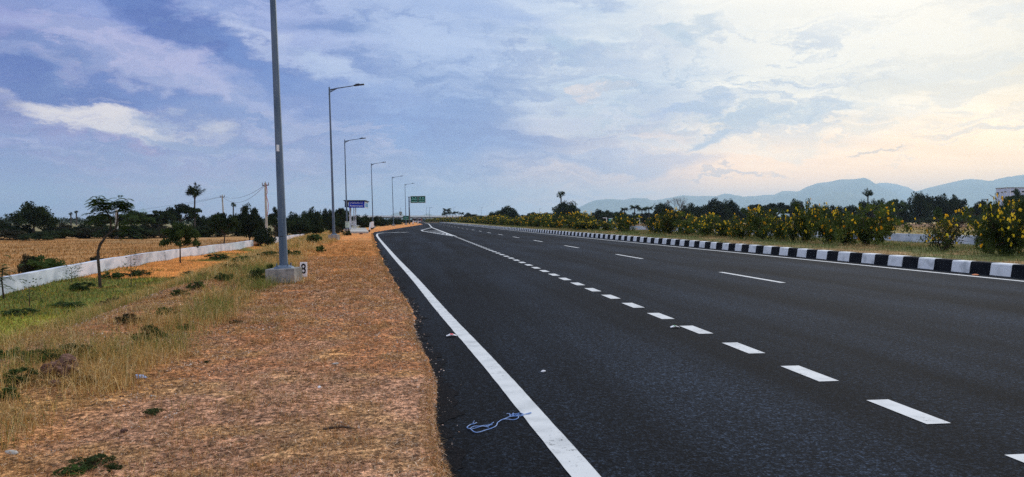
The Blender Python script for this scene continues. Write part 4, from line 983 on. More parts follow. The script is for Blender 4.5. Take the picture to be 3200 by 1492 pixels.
# bare tree
x, y = at(2117, 250); z = hz(x, y); rng = random.Random(5); mb = MB()
def grow(p, d, l, r_, n):
    q = p+d*l; mb.tube([p, p.lerp(q, .5)+Vector((rng.uniform(-.04, .04)*l,)*3), q], [r_, r_*.85, r_*.7], 4, caps=False)
    if n:
        for _ in range(3 if n > 2 else 2):
            nd = (d+Vector((rng.uniform(-.75, .75), rng.uniform(-.75, .75), rng.uniform(-.1, .35)))).normalized(); grow(q, nd, l*rng.uniform(.62, .85), max(.03, r_*.62), n-1)
grow(Vector((0, 0, 0)), Vector((0, 0, 1)), 3.0, .22, 6)
zs_ = [v[2] for v in mb.v]; sc_ = (zpx(615, 250)-z)/max(zs_); r = empty('bare_tree', (x, y, z), 0, 'leafless tree with fine pale twigs standing above the tree line', 'tree')
bo = mb.build('trunk', mat('grey bark', (.16, .14, .13), .9), r); bo.scale = (sc_, sc_, sc_)

# far woods: reads as one mass
rng = np.random.RandomState(11); cc_ = []
for px in np.arange(-150, 1560, 2.2):
    Z = 430+rng.rand()*160
    if 1235 < px < 1500: Z += 330
    x, y = at(px, Z); cc_.append((x, y, -1.0+rng.rand()*2.4))
V, Fc = leaves(rng, np.array(cc_), 24, .55, np.full(len(cc_), 2.6), .7); tag(link('distant_woods', np_mesh('distant_woods', V, Fc, MT['leaf'])), 'hazy band of woods along the left horizon', 'woods', kind='stuff')

# ---------------------------------------------------------------- flowering bushes of the median
def bush_mesh(seed, sparse=False):
    rng = np.random.RandomState(seed); nst = 7; mb = MB(); tips = []
    for i in range(nst):
        a = rng.rand()*6.28; sp = .35+.75*rng.rand(); hh = .5+.42*rng.rand(); p0 = Vector((0, 0, -.03)); p1_ = Vector((math.cos(a)*sp*.4, math.sin(a)*sp*.4, hh*.5)); p2_ = Vector((math.cos(a)*sp*.85, math.sin(a)*sp*.85, hh))
        mb.tube([p0, p1_, p2_], [.022, .016, .007], 5, caps=False)
        for t_ in (.35, .55, .75, 1.0):
            q = p0.lerp(p1_, t_*2) if t_ < .5 else p1_.lerp(p2_, t_*2-1)
            for _ in range(3):
                e = q+Vector((rng.normal()*.30, rng.normal()*.30, rng.normal()*.10)); tips.append(e); mb.tube([q, e], [.008, .003], 3, caps=False)
    tips = np.array([tuple(t_) for t_ in tips]); tips[:, 2] = np.clip(tips[:, 2], .1, .93)
    if sparse: tips = tips[rng.rand(len(tips)) < .6]
    V, Fc = leaves(rng, tips, 22 if sparse else 58, .040, np.full(len(tips), .19), .75, .5)
    nf = 40 if sparse else 78; ids = rng.choice(len(tips), nf); out = tips[ids]*np.array([1.08, 1.08, 1.0])+rng.normal(size=(nf, 3))*np.array([.1, .1, .07])+np.array([0, 0, .07])
    VF, FF = leaves(rng, out, 7, .031, np.where(rng.rand(nf) < .15, .10, .034), .8, .8)
    return mb.mesh('stems', MT['bark']), np_mesh('foliage', V, Fc, MT['leaf_bush']), np_mesh('blossoms', VF, FF, MT['blossom'])
BMs = [bush_mesh(s_) for s_ in range(5)]+[bush_mesh(20, True)]
def fbush(px, hw, top, X, lab, k, name='flowering_bush', flowers=True, grp='yellow flowering bushes of the median', rz=None):
    Y, Z = at_X(px, X); z = hz(X, Y); h_ = max(.5, zpx(top, Z)-z); w_ = hw*Z/F/.80
    return fbush_at(X, Y, z, w_, h_, lab, k, name, flowers, grp)
def fbush_at(X, Y, z, w_, h_, lab, k, name='flowering_bush', flowers=True, grp='yellow flowering bushes of the median'):
    r = empty(name, (X, Y, z), random.uniform(0, 6.28), lab, 'bush', grp)
    for m_, nm in zip(BMs[k], ('stems', 'foliage', 'blossoms')):
        if nm == 'blossoms' and not flowers: continue
        o = link(nm, m_, r); o.scale = (w_, w_, h_)
    return r
NB = [(3162, 78, 622, 17.6, 'biggest flowering bush, thick with orange-yellow blossom at the right edge', 0), (3215, 50, 640, 18.6, 'flowering bush cut off by the right edge behind the biggest one', 1),
      (3125, 34, 600, 20.5, 'tall thin flowering shoot beside the pale building', 5), (2944, 72, 655, 18.0, 'sparse flowering bush with open crossing stems and wall behind it', 5), (2962, 40, 668, 18.5, 'leafy companion entangled with the sparse bush in front of the wall', 5),
      (2706, 74, 638, 18.6, 'wide full flowering bush left of the open wall stretch', 2), (2640, 40, 662, 18.2, 'lower flowering bush leaning on the wide full one', 3), (2590, 46, 642, 18.8, 'flowering bush just right of the tallest narrow one', 4), (2513, 38, 627, 18.6, 'tallest narrow flowering bush under the front mountain', 0),
      (2478, 24, 676, 18.0, 'low bush with a dense orange blossom cluster left of the tallest one', 1), (2440, 34, 672, 18.5, 'bushy flowering plant with sky-blue wall showing at its right', 2), (2385, 50, 652, 18.7, 'airy high flowering bush with blossoms on its crown', 3), (2318, 34, 688, 18.3, 'small dark green bush with few blossoms', 4), (2268, 44, 680, 18.7, 'medium flowering bush with orange blossom low down', 0),
      (2208, 44, 672, 18.5, 'flowering bush with many small pale blossoms', 1), (2150, 40, 664, 18.8, 'rounded flowering bush with even scattered blossoms', 2), (2098, 38, 658, 18.6, 'taller flowering bush in front of the round dark tree', 3), (2052, 30, 676, 18.4, 'low flowering bush at the gap left of the taller one', 4),
      (1945, 34, 668, 18.2, 'solitary flowering bush between two gaps, before the coconut palms', 0), (1900, 26, 690, 18.4, 'small flowering bush left of the solitary one', 1), (1858, 30, 685, 18.4, 'small flowering bush under the medium dark tree', 2)]
for px, hw, top, Xb, lab, k in NB: fbush(px, hw, top, Xb, lab, k)
fbush(3080, 30, 704, 18.4, 'dark broad-leaved bush without flowers between the wall gap and the biggest bush', 3, 'bush', False, None)
Y = 74.0; i = 0
while Y < 285:
    Xb = 17.6+random.uniform(-.9, .9); z = hz(Xb, Y)
    lab = 'one of the flowering bushes crowding the hedge beneath the lone round tree' if Y < 110 else ('one of the small flowering bushes in the dense hedge below the dark dome-shaped tree' if Y < 180 else 'one of the tiny flowering bushes where the hedge meets the flyover')
    fbush_at(Xb, Y, z, random.uniform(1.1, 1.9), random.uniform(.95, 1.95), lab, i % 5); Y += random.uniform(2.2, 3.6)+(2.0 if random.random() < .15 else 0); i += 1
Y = 288.0
while Y < 420:
    Xb = float(R_tab(Y))+4+random.uniform(-1, 1); fbush_at(Xb, Y, hz(Xb, Y), 2.2, random.uniform(1.4, 1.9), 'one of the far bushes where the median bends away to the left', i % 5, grp='far bushes where the median bends'); Y += 5; i += 1

# ---------------------------------------------------------------- near trees and weeds on the left
def sprig(rng, p, d, n, l, size):
    """compound leaf: a stalk from p along d, leaflets to both sides"""
    V = []; Fc = []; d = Vector(d).normalized(); s = d.cross(Vector((0, 0, 1))).normalized()
    for j in range(n):
        t_ = (j+1)/n; q = Vector(p)+d*l*t_+Vector((0, 0, -.55*l*t_*t_))
        for k in (-1, 1):
            e = q+s*k*size*(1.1-.5*t_)+d*size*.35+Vector((0, 0, -.3*size)); b = d*size*.22; i0 = len(V)
            V += [q-b*.4, (q+e)/2-b, e, (q+e)/2+b]; Fc.append((i0, i0+1, i0+2, i0+3))
    return V, Fc
def foliage_obj(name, parts, m, parent):
    V = []; Fc = []
    for v, f in parts:
        b = len(V); V += [tuple(q) for q in v]; Fc += [tuple(i+b for i in g) for g in f]
    return link(name, np_mesh(name, V, Fc, m), parent)
# bent-trunk sapling with two umbrella crowns, painted from the photograph's proportions at 28 m
Zb = 28.0; x, y = at(309, Zb); z = hz(x, y); kx = Zb/F
bt = empty('bent_tree', (x, y, z), -YAW, 'slender tree with a kinked trunk and two umbrella tufts of drooping leaves', 'tree')
P_ = lambda px, py, dy=0.0: Vector(((px-309)*kx, dy, zpx(py, Zb)-z))
mb = MB(); mb.tube([P_(311, 905), P_(309, 860), P_(305, 805), P_(306, 785), P_(312, 765), P_(322, 752), P_(334, 736), P_(352, 724)], [.065, .055, .05, .052, .05, .045, .04, .03], 7)
mb.tube([P_(334, 736), P_(342, 716, .1), P_(340, 690, .15), P_(332, 665, .1), P_(322, 648)], [.045, .038, .034, .028, .018], 5)
mb.tube([P_(352, 724), P_(366, 715, -.1), P_(372, 690, -.1), P_(371, 665, -.05), P_(376, 648)], [.045, .038, .034, .028, .018], 5)
mb.tube([P_(352, 724), P_(380, 722, .1), P_(400, 716, .2)], [.025, .018, .01], 5)
mb.tube([P_(340, 690, .15), P_(350, 672, .1), P_(357, 655, .05)], [.016, .01, .006], 5)
mb.build('trunk', MT['bark'], bt)
rng = np.random.RandomState(2); prt = []
for cx, cy, n, sp in ((308, 634, 44, .15), (328, 640, 40, .15), (312, 652, 26, .18), (374, 636, 44, .15), (392, 645, 30, .15), (368, 652, 20, .14), (298, 680, 14, .2), (330, 676, 12, .16), (404, 714, 22, .26), (388, 706, 14, .2)):
    c_ = P_(cx, cy)
    for i in range(n):
        a = rng.rand()*6.28; p = c_+Vector((rng.normal()*sp*.3, rng.normal()*sp*.3, rng.normal()*sp*.75)); prt.append(sprig(rng, p, (math.cos(a), math.sin(a), .15+.4*rng.rand()), 9, .26+.14*rng.rand(), .11))
foliage_obj('foliage', prt, MT['leaf_mid'], bt)

def stemplant(px, yb, top, Z, lab, nl, leafsz, name='sapling', m='leaf_mid', spread=.12, bare=.35, cat='plant'):
    x, y = at(px, Z); z = hz(x, y); h_ = zpx(top, Z)-z; r = empty(name, (x, y, z), random.uniform(0, 6), lab, cat)
    MB().tube([(0, 0, -.03), (.02, 0, h_*.5), (-.01, 0, h_)], [.016, .012, .005], 5).build('stem', MT['bark'], r)
    rng = np.random.RandomState(int(px)); prt = []
    for i in range(nl):
        t_ = bare+(1-bare)*rng.rand(); a = rng.rand()*6.28; V = []; 
        p = Vector((0, 0, h_*t_)); d = Vector((math.cos(a), math.sin(a), .5)); s = d.cross(Vector((0, 0, 1))).normalized(); l = spread*(.5+rng.rand())
        q = p+d*l; e = q+d*leafsz*1.6; prt.append(([q, (q+e)/2+s*leafsz*.6, e, (q+e)/2-s*leafsz*.6], [(0, 1, 2, 3)]))
    foliage_obj('foliage', prt, MT[m], r); return r
stemplant(408, 915, 786, 28, 'thin upright sapling with a few big leaves right of the bent tree', 26, .07, spread=.15, bare=.25)
stemplant(222, 890, 838, 29, 'leafy upright weed growing against the white wall left of the bent tree', 90, .05, spread=.28, bare=.1)
stemplant(88, 940, 890, 22, 'dark spiky weed standing in the green grass near the wall', 60, .05, spread=.22, bare=.05)
stemplant(690, 792, 748, 56, 'thin sapling leaning beside the forked tree at the wall', 14, .06, spread=.2)
stemplant(515, 815, 783, 46, 'small dark post-like weed stem against the white wall left of the small round tree', 6, .05)

# weeds (low leafy shrubs) on the verge and slope
def weed_mesh(seed, n=36, per=48, size=.06, flat=.55):
    rng = np.random.RandomState(seed); u = rng.normal(size=(n, 3)); u /= np.linalg.norm(u, axis=1)[:, None]
    c_ = u*(rng.rand(n, 1)**.5)*np.array([.8, .8, .5]); c_[:, 2] = np.abs(c_[:, 2])+.12
    V, Fc = leaves(rng, c_, per, size, .12+.12*rng.rand(n), flat, .42); mb = MB()
    for q in c_: mb.tube([(0, 0, -.02), (q[0]*.5, q[1]*.5, q[2]*.7), tuple(q)], [.02, .012, .006], 3, caps=False)
    return mb.mesh('stems', MT['bark']), np_mesh('foliage', V, Fc, MT['leaf_mid'])
WM = [weed_mesh(s_) for s_ in range(4)]+[weed_mesh(9, 44, 70, .035, .6)]
def weed(px, py, hw, hh, lab, k=0, m=None, name='weed', grp=None):
    # iterate to the ground point seen at the pixel
    zg = -.3
    for _ in range(12): x, y = Wp(px, py, zg); zg = .5*zg+.5*hz(x, y)
    Z = x*math.sin(YAW)+y*math.cos(YAW); r = empty(name, (x, y, zg), random.uniform(0, 6.28), lab, 'weed', grp)
    w_ = hw*Z/F/.95
    for mm, nm in zip(WM[k], ('stems', 'foliage')):
        if nm == 'foliage' and m: mm = mm.copy(); mm.materials.clear(); mm.materials.append(MT[m])
        o = link(nm, mm, r); o.scale = (w_, w_, hh*Z/F/.75)
    return r
for px, py, hw, hh, lab, k, m in [
    (468, 1080, 62, 75, 'dark green leafy weed at the crest of the verge, biggest of the near weeds', 4, 'leaf_weed'),
    (120, 1128, 90, 42, 'low spreading green weed in the grass at the left foot of the slope', 0, None), (235, 1110, 70, 45, 'green weed just above the brown rock', 1, 'leaf_weed'),
    (30, 1120, 60, 40, 'green weed cut by the left edge of the view', 2, None), (280, 1460, 80, 40, 'creeping dark green weed in the lower left foreground', 3, 'leaf_weed'), (220, 1485, 60, 32, 'creeping green weed at the very bottom beside the dark one', 0, None), (355, 1470, 45, 24, 'small dark creeping weed right of the foreground creepers', 2, 'leaf_weed'),
    (800, 882, 46, 50, 'bushy weed with dark base left of the lamp footing', 1, 'leaf_weed'), (845, 858, 26, 42, 'weed touching the left side of the lamp footing', 2, None), (700, 880, 36, 34, 'low dark weed on the slope left of the lamp footing', 3, 'leaf_weed'), (615, 905, 36, 30, 'dark weed on the slope below the round tree', 0, 'leaf_weed'), (560, 925, 34, 24, 'small dark weed further down the slope', 1, 'leaf_weed'),
    (640, 870, 30, 24, 'dry brownish weed on the slope crest', 2, 'leaf_olive'), (760, 822, 44, 26, 'green weed patch behind the nearest lamp, left part', 0, None), (830, 812, 60, 32, 'green weed patch behind the nearest lamp, middle part', 1, None), (905, 802, 50, 28, 'green weed patch seen right behind the nearest lamp', 2, None), (730, 842, 40, 22, 'dark low weed in the orange grass before the lamp', 3, 'leaf_weed'),
    (680, 812, 46, 22, 'wide green weed under the forked tree', 0, None), (345, 960, 60, 38, 'dark weed clump between the green grass and the orange patch', 1, 'leaf_weed'), (430, 862, 60, 22, 'dark prostrate weed right of the thin sapling', 2, 'leaf_weed'), (350, 872, 40, 28, 'green weed at the foot of the bent tree', 3, None), (255, 908, 46, 30, 'pale green weed left of the bent trunk foot', 0, None),
    (590, 862, 26, 18, 'tiny dark weed on the orange patch', 1, 'leaf_weed'), (545, 875, 24, 14, 'tiny dark weed lying left on the orange patch', 2, 'leaf_weed'), (180, 1020, 26, 22, 'dark weed tuft in the bright green grass', 3, 'leaf_weed'), (110, 1030, 22, 14, 'small dark weed tuft in the bright green grass', 0, 'leaf_weed'), (268, 1200, 50, 34, 'dry brown weed mound right of the boulder', 2, 'leaf_olive'),
    (60, 1200, 60, 60, 'green weed in the tall grass left of the boulder', 0, 'leaf_mid'), (20, 1250, 50, 50, 'green weed low at the left edge below the boulder', 1, 'leaf_mid'),
    (400, 1010, 46, 34, 'olive weed above the dark leafy weed on the slope', 0, 'leaf_olive'), (520, 985, 40, 30, 'green weed in the tall grass halfway up the slope', 1, None), (575, 1030, 34, 20, 'small dark weed near the top of the slope', 2, 'leaf_weed'), (210, 960, 60, 22, 'flat green weed mat in the green grass', 3, None), (60, 985, 70, 24, 'flat green weed mat at the left edge of the green grass', 0, None),
    (505, 900, 30, 16, 'small olive weed at the edge of the orange patch', 1, 'leaf_olive'), (740, 1010, 30, 12, 'tiny olive weed on the verge below the lamp footing', 2, 'leaf_olive'), (760, 935, 28, 12, 'low dark weed just below the lamp footing', 3, 'leaf_weed'),
    (645, 1135, 10, 10, 'tiny dark weed lump on the dry verge', 3, 'leaf_weed'), (485, 1290, 46, 14, 'flat dark weed on the stony verge', 1, 'leaf_weed'), (1000, 790, 22, 30, 'green weed right of the second lamp base', 2, None), (985, 760, 34, 34, 'leafy green weed left of the second lamp base', 1, None),
    (1085, 737, 18, 18, 'dark weed at the feet of the control box', 0, 'leaf_weed'), (1050, 733, 24, 30, 'grassy weed left of the control box', 3, 'leaf_olive')]:
    weed(px, py, hw, hh, lab, k, m)
# foliage hanging in at the left edge
x, y = at(8, 24); z = hz(x, y); r = empty('sapling', (x, y, z), 0, 'leafy young tree cut by the left edge before the white wall', 'tree')
MB().tube([(0, 0, 0), (-.05, 0, .6), (0, 0, zpx(830, 24)-z)], [.03, .022, .01], 5).build('stem', MT['bark'], r)
rng = np.random.RandomState(8); prt = []
for i in range(46):
    a = rng.rand()*6.28; p = Vector((rng.normal()*.16-.05, rng.normal()*.2, zpx(855, 24)-z+rng.normal()*.22)); prt.append(sprig(rng, p, (math.cos(a), math.sin(a), .3), 9, .32, .085))
foliage_obj('foliage', prt, MT['leaf_mid'], r)

# rocks and litter
def lump(name, px, py, wpx, hpx, m, lab, cat, seed=1, sub=3, rough=.35, dp=1.0, z0=None):
    import bmesh
    zg = 0.0 if z0 is None else z0
    if z0 is None:
        for _ in range(12): x, y = Wp(px, py, zg); zg = .5*zg+.5*hz(x, y)
    x, y = Wp(px, py, zg); Z = x*math.sin(YAW)+y*math.cos(YAW)
    bm = bmesh.new(); bmesh.ops.create_icosphere(bm, subdivisions=sub, radius=1)
    for v in bm.verts:
        n = float(fbm(v.co.x*1.1+seed*5+10, v.co.y*1.1+v.co.z*1.3+20, 3)); v.co *= 1+rough*(n-.5)*2
    me = bpy.data.meshes.new(name); bm.to_mesh(me); bm.free(); me.materials.append(m)
    o = link(name, me, None, (x, y, zg+hpx*Z/F*.35)); o.scale = (wpx*Z/F/2, wpx*Z/F/2*dp, hpx*Z/F/2); o.rotation_euler = (0, R(random.uniform(-12, 12)), random.uniform(-.5, .5)-YAW)
    return tag(o, lab, cat)
lump('rock', 196, 1176, 84, 66, MT['rock'], 'reddish brown boulder half hidden in dry grass on the slope', 'rock', 3, 4, 1.0)
lump('rock', 172, 1208, 38, 26, MT['rock'], 'smaller pale stone just below the boulder on the slope', 'rock', 5)
lump('rock', 380, 1245, 16, 10, MT['rock'], 'small buff stone on the verge below the blue litter', 'rock', 6)
lump('rock', 1128, 733, 12, 6, MT['rock'], 'dark stone on the soil just before the bus shelter slab', 'rock', 8)
lump('rock', 330, 1305, 20, 13, MT['rock'], 'brown stone in the dry foreground left of the pale stones', 'rock', 9)
lump('rock', 388, 1352, 22, 15, MT['rock'], 'brown stone low in the dry foreground', 'rock', 12)
lump('rubble_heap', 795, 768, 52, 16, mat('orange clay', (.42, .20, .09), .9), 'heap of orange rubble behind the wall end near the utility pole', 'rubble', 4, 3, .5)
lump('orange_stone', 3048, 862, 22, 6, mat('orange brick', (.75, .28, .12), .8), 'flat orange stone lying on the road against the striped kerb', 'stone', 2, 2, .2, .6, z0=.0)
lump('pebble', 998, 1214, 11, 9, MT['white'], 'bright white pebble on the verge, nearer of the two white bits', 'pebble', 2, 2, .2)
lump('pebble', 1697, 1163, 18, 7, MT['white'], 'small white scrap lying alone on the dark asphalt of the near lane', 'scrap', 4, 2, .4, .6, z0=.0)
lump('pebble', 1048, 1140, 22, 7, MT['concrete_pale'], 'flat pale scrap on the verge, farther of the two white bits', 'scrap', 7, 2, .3, .5)
lump('pebble', 478, 1241, 24, 6, MT['concrete_pale'], 'thin pale stone flake below the blue litter', 'stone', 9, 2, .3, .5)
lump('stone_slab', 36, 1420, 68, 16, MT['concrete_pale'], 'long pale slab poking from dry grass at the lower left edge', 'stone', 4, 2, .25, .35)
lump('crumpled_bag', 443, 1184, 30, 16, mat('pale blue plastic', (.22, .42, .80), .4, (.5, .65, .9), 30), 'crumpled light blue plastic scrap on the verge', 'litter', 5, 3, .7, .7)
def packet(px, py, wpx, col, lab):
    x, y = Wp(px, py); Z = x*math.sin(YAW)+y*math.cos(YAW); wv_ = wpx*Z/F; r = empty('packet', (x, y, .004), -YAW+.1, lab, 'litter')
    mb = MB(); nx_ = 8
    V = [((i/nx_-.5)*wv_, (j-.5)*wv_*.55, .006+.018*math.sin(math.pi*i/nx_)*(1 if j else .7)+.006*random.random()) for j in (0, 1) for i in range(nx_+1)]
    V += [(a, b, c_-.004) for a, b, c_ in V]; n = nx_+1; Fs = [(i, i+1, n+i+1, n+i) for i in range(nx_)]+[(2*n+i, 3*n+i, 3*n+i+1, 2*n+i+1) for i in range(nx_)]+[(i, 2*n+i, 2*n+i+1, i+1) for i in range(nx_)]+[(n+i, n+i+1, 3*n+i+1, 3*n+i) for i in range(nx_)]
    mb.add(V, Fs); mb.build('wrapper', MT['white'], r)
    mb = MB(); mb.add([(a*.62, b*.8, c_+.003) for a, b, c_ in V[:2*n]], Fs[:nx_]); mb.build('printed_band', mat('wrapper print '+lab[:5], col, .4), r)
packet(1411, 1053, 32, (.65, .02, .03), 'small red and white packet lying left of the white edge line')
packet(2109, 1026, 28, (.02, .28, .10), 'small green and white packet lying beside the dashed merge line')
# dark twig
x0, y0 = Wp(1008, 1345, .05); x1, y1 = Wp(1115, 1343, .05); tag(MB().tube([(x0, y0, .055), ((x0+x1)/2, (y0+y1)/2+.015, .065), (x1, y1, .055)], [.006, .009, .004], 6).build('twig', MT['bark']), 'dark straight twig lying across the dry verge in the foreground', 'twig')
# blue twine on the asphalt: pixel traces laid on the road, strands twisting
sxp, syp = 240/2402, 120/1201
def tw(l, r_=.0035, z_=.006):
    q = []
    for i, (a, b) in enumerate(l):
        x, y = Wp(1440+a*sxp, 1260+b*syp); q.append(Vector((x, y, z_+.004*random.random())))
    out = []
    for i in range(len(q)-1):
        p0, p1_, p2_, p3 = q[max(i-1, 0)], q[i], q[i+1], q[min(i+2, len(q)-1)]
        for j in range(4):
            t_ = j/4; out.append(.5*((2*p1_)+(p2_-p0)*t_+(2*p0-5*p1_+4*p2_-p3)*t_*t_+(3*p1_-p0-3*p2_+p3)*t_**3))
    out.append(q[-1]); return out, r_*.72
tm = MB()
for l, r_ in [([(500, 650), (400, 690), (290, 720), (195, 800), (240, 830), (300, 860), (380, 920), (470, 950), (600, 945), (760, 900), (950, 830), (1110, 750), (1150, 660), (1270, 565), (1400, 520), (1540, 470), (1700, 450), (1840, 450)], .0042),
              ([(300, 860), (330, 800), (440, 765), (600, 755), (720, 745), (850, 730), (940, 700), (1030, 650)], .0035), ([(320, 855), (460, 825), (640, 770), (760, 765), (880, 800)], .0032), ([(420, 590), (400, 640), (370, 670)], .0022),
              ([(1310, 560), (1450, 545), (1620, 560), (1740, 535), (1810, 480), (1780, 450)], .0038), ([(1840, 450), (1950, 420), (1950, 370), (1860, 345), (1780, 380), (1850, 420), (1960, 400), (2060, 375), (2150, 335), (2210, 340), (2150, 370), (2050, 380)], .0035),
              ([(1430, 380), (1520, 375), (1540, 460), (1560, 400), (1640, 430), (1620, 370), (1700, 400), (1740, 360), (1790, 410), (1720, 440), (1600, 400)], .003), ([(1510, 370), (1600, 420), (1680, 380), (1760, 430)], .003), ([(700, 750), (780, 735), (850, 760), (900, 730), (990, 725)], .003), ([(1650, 340), (1665, 400)], .002)]:
    o_, rr_ = tw(l, r_); tm.tube(o_, rr_, 5)
tag(tm.build('twine', mat('blue nylon twine', (.30, .42, .66), .6, (.12, .26, .60), 22), None, smooth=True), 'tangled light blue nylon twine lying across to the white edge line', 'twine')

# ---------------------------------------------------------------- grass, straw and gravel (uncountable)
rng = np.random.RandomState(21)
def blades(P, h, lean, wd, col, rng, curve=.5):
    """P (n,3) roots; h, wd (n,), lean (n,) horizontal reach / h; five verts, quad + quad(tip doubled)"""
    n = len(P); a = rng.rand(n)*2*np.pi; d = np.stack([np.cos(a), np.sin(a), 0*a], 1); s = np.stack([-np.sin(a+rng.normal(size=n)*.5), np.cos(a), 0*a], 1)*wd[:, None]*.5
    m_ = P+d*(lean*h*.4)[:, None]*curve; m_[:, 2] += h*.55
    t_ = P+d*(lean*h)[:, None]; t_[:, 2] += h*np.sqrt(np.clip(1-lean**2*.7, .05, 1))
    V = np.stack([P-s, P+s, m_+s*.75, m_-s*.75, t_+s*.12, t_-s*.12], 1).reshape(-1, 3)
    b = np.arange(n)*6; Fc = np.concatenate([np.stack([b, b+1, b+2, b+3], 1), np.stack([b+3, b+2, b+4, b+5], 1)])
    return V, Fc, np.repeat(col, 6, 0)
def pal(cols, n, rng, jit=.18):
    c_ = np.array(cols)[rng.randint(len(cols), size=n)]; return c_*(1+jit*rng.normal(size=(n, 1))).clip(.4, 1.8)
def scatter(n, y0, y1, d0, d1, power=1.0):
    """points on the left side between distances d0..d1 from the asphalt edge, denser near the viewer"""
    u = rng.rand(n); Y = y0*(y1/y0)**u; d = d0+(d1-d0)*rng.rand(n); X_ = edge(Y)-d
    return X_, Y, d
def on_ground(X_, Y, dz=0.0): return np.stack([X_, Y, hgt(X_, Y)+dz], 1)
SG = [(.42, .22, .07), (.52, .30, .10), (.40, .17, .05), (.62, .43, .19), (.17, .09, .03), (.52, .23, .06)]
parts = []
# short dry turf
X_, Y, d = scatter(230000, 2.4, 45, .0, 5.2); keep = (fbm(X_*1.7, Y*1.7, 3)+.12*rng.normal(size=len(X_))+.05*(Y > 8)) > .45; X_, Y, d = X_[keep], Y[keep], d[keep]
n = len(X_); sc_ = np.clip(Y/9, .8, 3.0); h_ = (.012+.03*rng.rand(n)**2)*sc_**.5; parts.append(blades(on_ground(X_, Y, -.004), h_, .4+.6*rng.rand(n), .0022*sc_*(1+rng.rand(n)), pal(SG, n, rng), rng))
# fringe over the asphalt edge
X_, Y, d = scatter(16000, 2.6, 70, -.02, .10); n = len(X_); sc_ = np.clip(Y/9, .8, 3.5); parts.append(blades(on_ground(X_, Y, -.01), (.015+.045*rng.rand(n)**2)*sc_**.6, .7+.5*rng.rand(n), .0028*sc_, pal(SG, n, rng), rng))
# tufts of medium straw
X_, Y, d = scatter(1500, 2.6, 40, .3, 4.2); T = rng.randint(14, 40, size=len(X_)); Xr = np.repeat(X_, T)+rng.normal(size=T.sum())*.05; Yr = np.repeat(Y, T)+rng.normal(size=T.sum())*.05; n = len(Xr); sc_ = np.clip(Yr/9, .8, 2.5)
parts.append(blades(on_ground(Xr, Yr, -.01), (.03+.07*rng.rand(n))*sc_**.4, .5+.6*rng.rand(n), .0028*sc_, pal(SG, n, rng), rng))
# ragged straw standing on the near part of the verge, in uneven clumps
X_, Y, d = scatter(5200, 2.3, 11, 1.5, 4.6); keep = (fbm(X_*1.6+50, Y*1.6, 3)+.10*sstep(d, 1.6, 3.4)+.03*rng.normal(size=len(X_))) > .56; X_, Y = X_[keep], Y[keep]
T = rng.randint(10, 34, size=len(X_)); Xr = np.repeat(X_, T)+rng.normal(size=T.sum())*.05; Yr = np.repeat(Y, T)+rng.normal(size=T.sum())*.05; n = len(Xr)
parts.append(blades(on_ground(Xr, Yr, -.01), .03+.12*rng.rand(n)**1.5, .5+.9*rng.rand(n), .0026+0*Xr, pal([(.62, .40, .14), (.52, .28, .08), (.74, .56, .28), (.30, .16, .05), (.14, .09, .03), (.18, .18, .05)], n, rng), rng))
def add_obj(name, parts, lab, m='grass'):
    V = []; Fs = []; Cs = []; b = 0
    for v, f, c_ in parts: V.append(v); Fs.append(f+b); Cs.append(c_); b += len(v)
    tag(link(name, np_mesh(name, np.concatenate(V), np.concatenate(Fs), MT[m], np.concatenate(Cs))), lab, 'grass', kind='stuff')
add_obj('dry_turf', parts, 'short dry orange-brown turf covering the verge')
# tall pale grass on the crest and slope
parts = []
X_, Y, d = scatter(12500, 3.2, 75, 2.3, 7.8); dcq = 3.3+sstep(Y, 10, 60)*.8; keep = (fbm(X_*.8+5, Y*.6, 3)+.04*rng.normal(size=len(X_))-.045*np.abs(d-dcq-.6)) > .425; X_, Y = X_[keep], Y[keep]
for bx, by in ((200, 1190), (468, 1080), (120, 1128), (235, 1110), (30, 1120), (800, 882), (60, 1180), (20, 1240), (265, 1195), (330, 1120), (640, 870), (180, 1260)):
    gx_, gy_ = Wp(bx, by+12, -.1); keep = ((X_-gx_)**2+((Y-gy_+.25)*.55)**2) > .17**2; X_, Y = X_[keep], Y[keep]
lx_, ly_ = at(888, 15.0); an_ = rng.rand(46)*6.28; rr_ = .33+.25*rng.rand(46); X_ = np.concatenate([X_, lx_+np.cos(an_)*rr_]); Y = np.concatenate([Y, ly_+np.sin(an_)*rr_]); T = rng.randint(16, 36, size=len(X_)); T[-46:] = 12; Xr = np.repeat(X_, T)+rng.normal(size=T.sum())*.10; Yr = np.repeat(Y, T)+rng.normal(size=T.sum())*.10; n = len(Xr); sc_ = np.clip(Yr/12, .8, 3)
gm = (fbm(Xr*.6+31, Yr*.5+7, 3)+.10*sstep(edge(Yr)-Xr, 4.6, 6.5)+.05*rng.normal(size=n)) > .60
cg_ = np.where(gm[:, None], pal([(.12, .17, .03), (.22, .24, .05), (.07, .11, .025), (.34, .30, .08)], n, rng), pal([(.62, .40, .12), (.54, .30, .08), (.76, .58, .28), (.36, .20, .06), (.22, .18, .06)], n, rng))
parts.append(blades(on_ground(Xr, Yr, -.02), .05+.30*rng.rand(n)**1.6, .35+.9*rng.rand(n), .0035*sc_, cg_, rng))
add_obj('tall_dry_grass', parts, 'tall pale dry grass along the crest and slope of the verge')
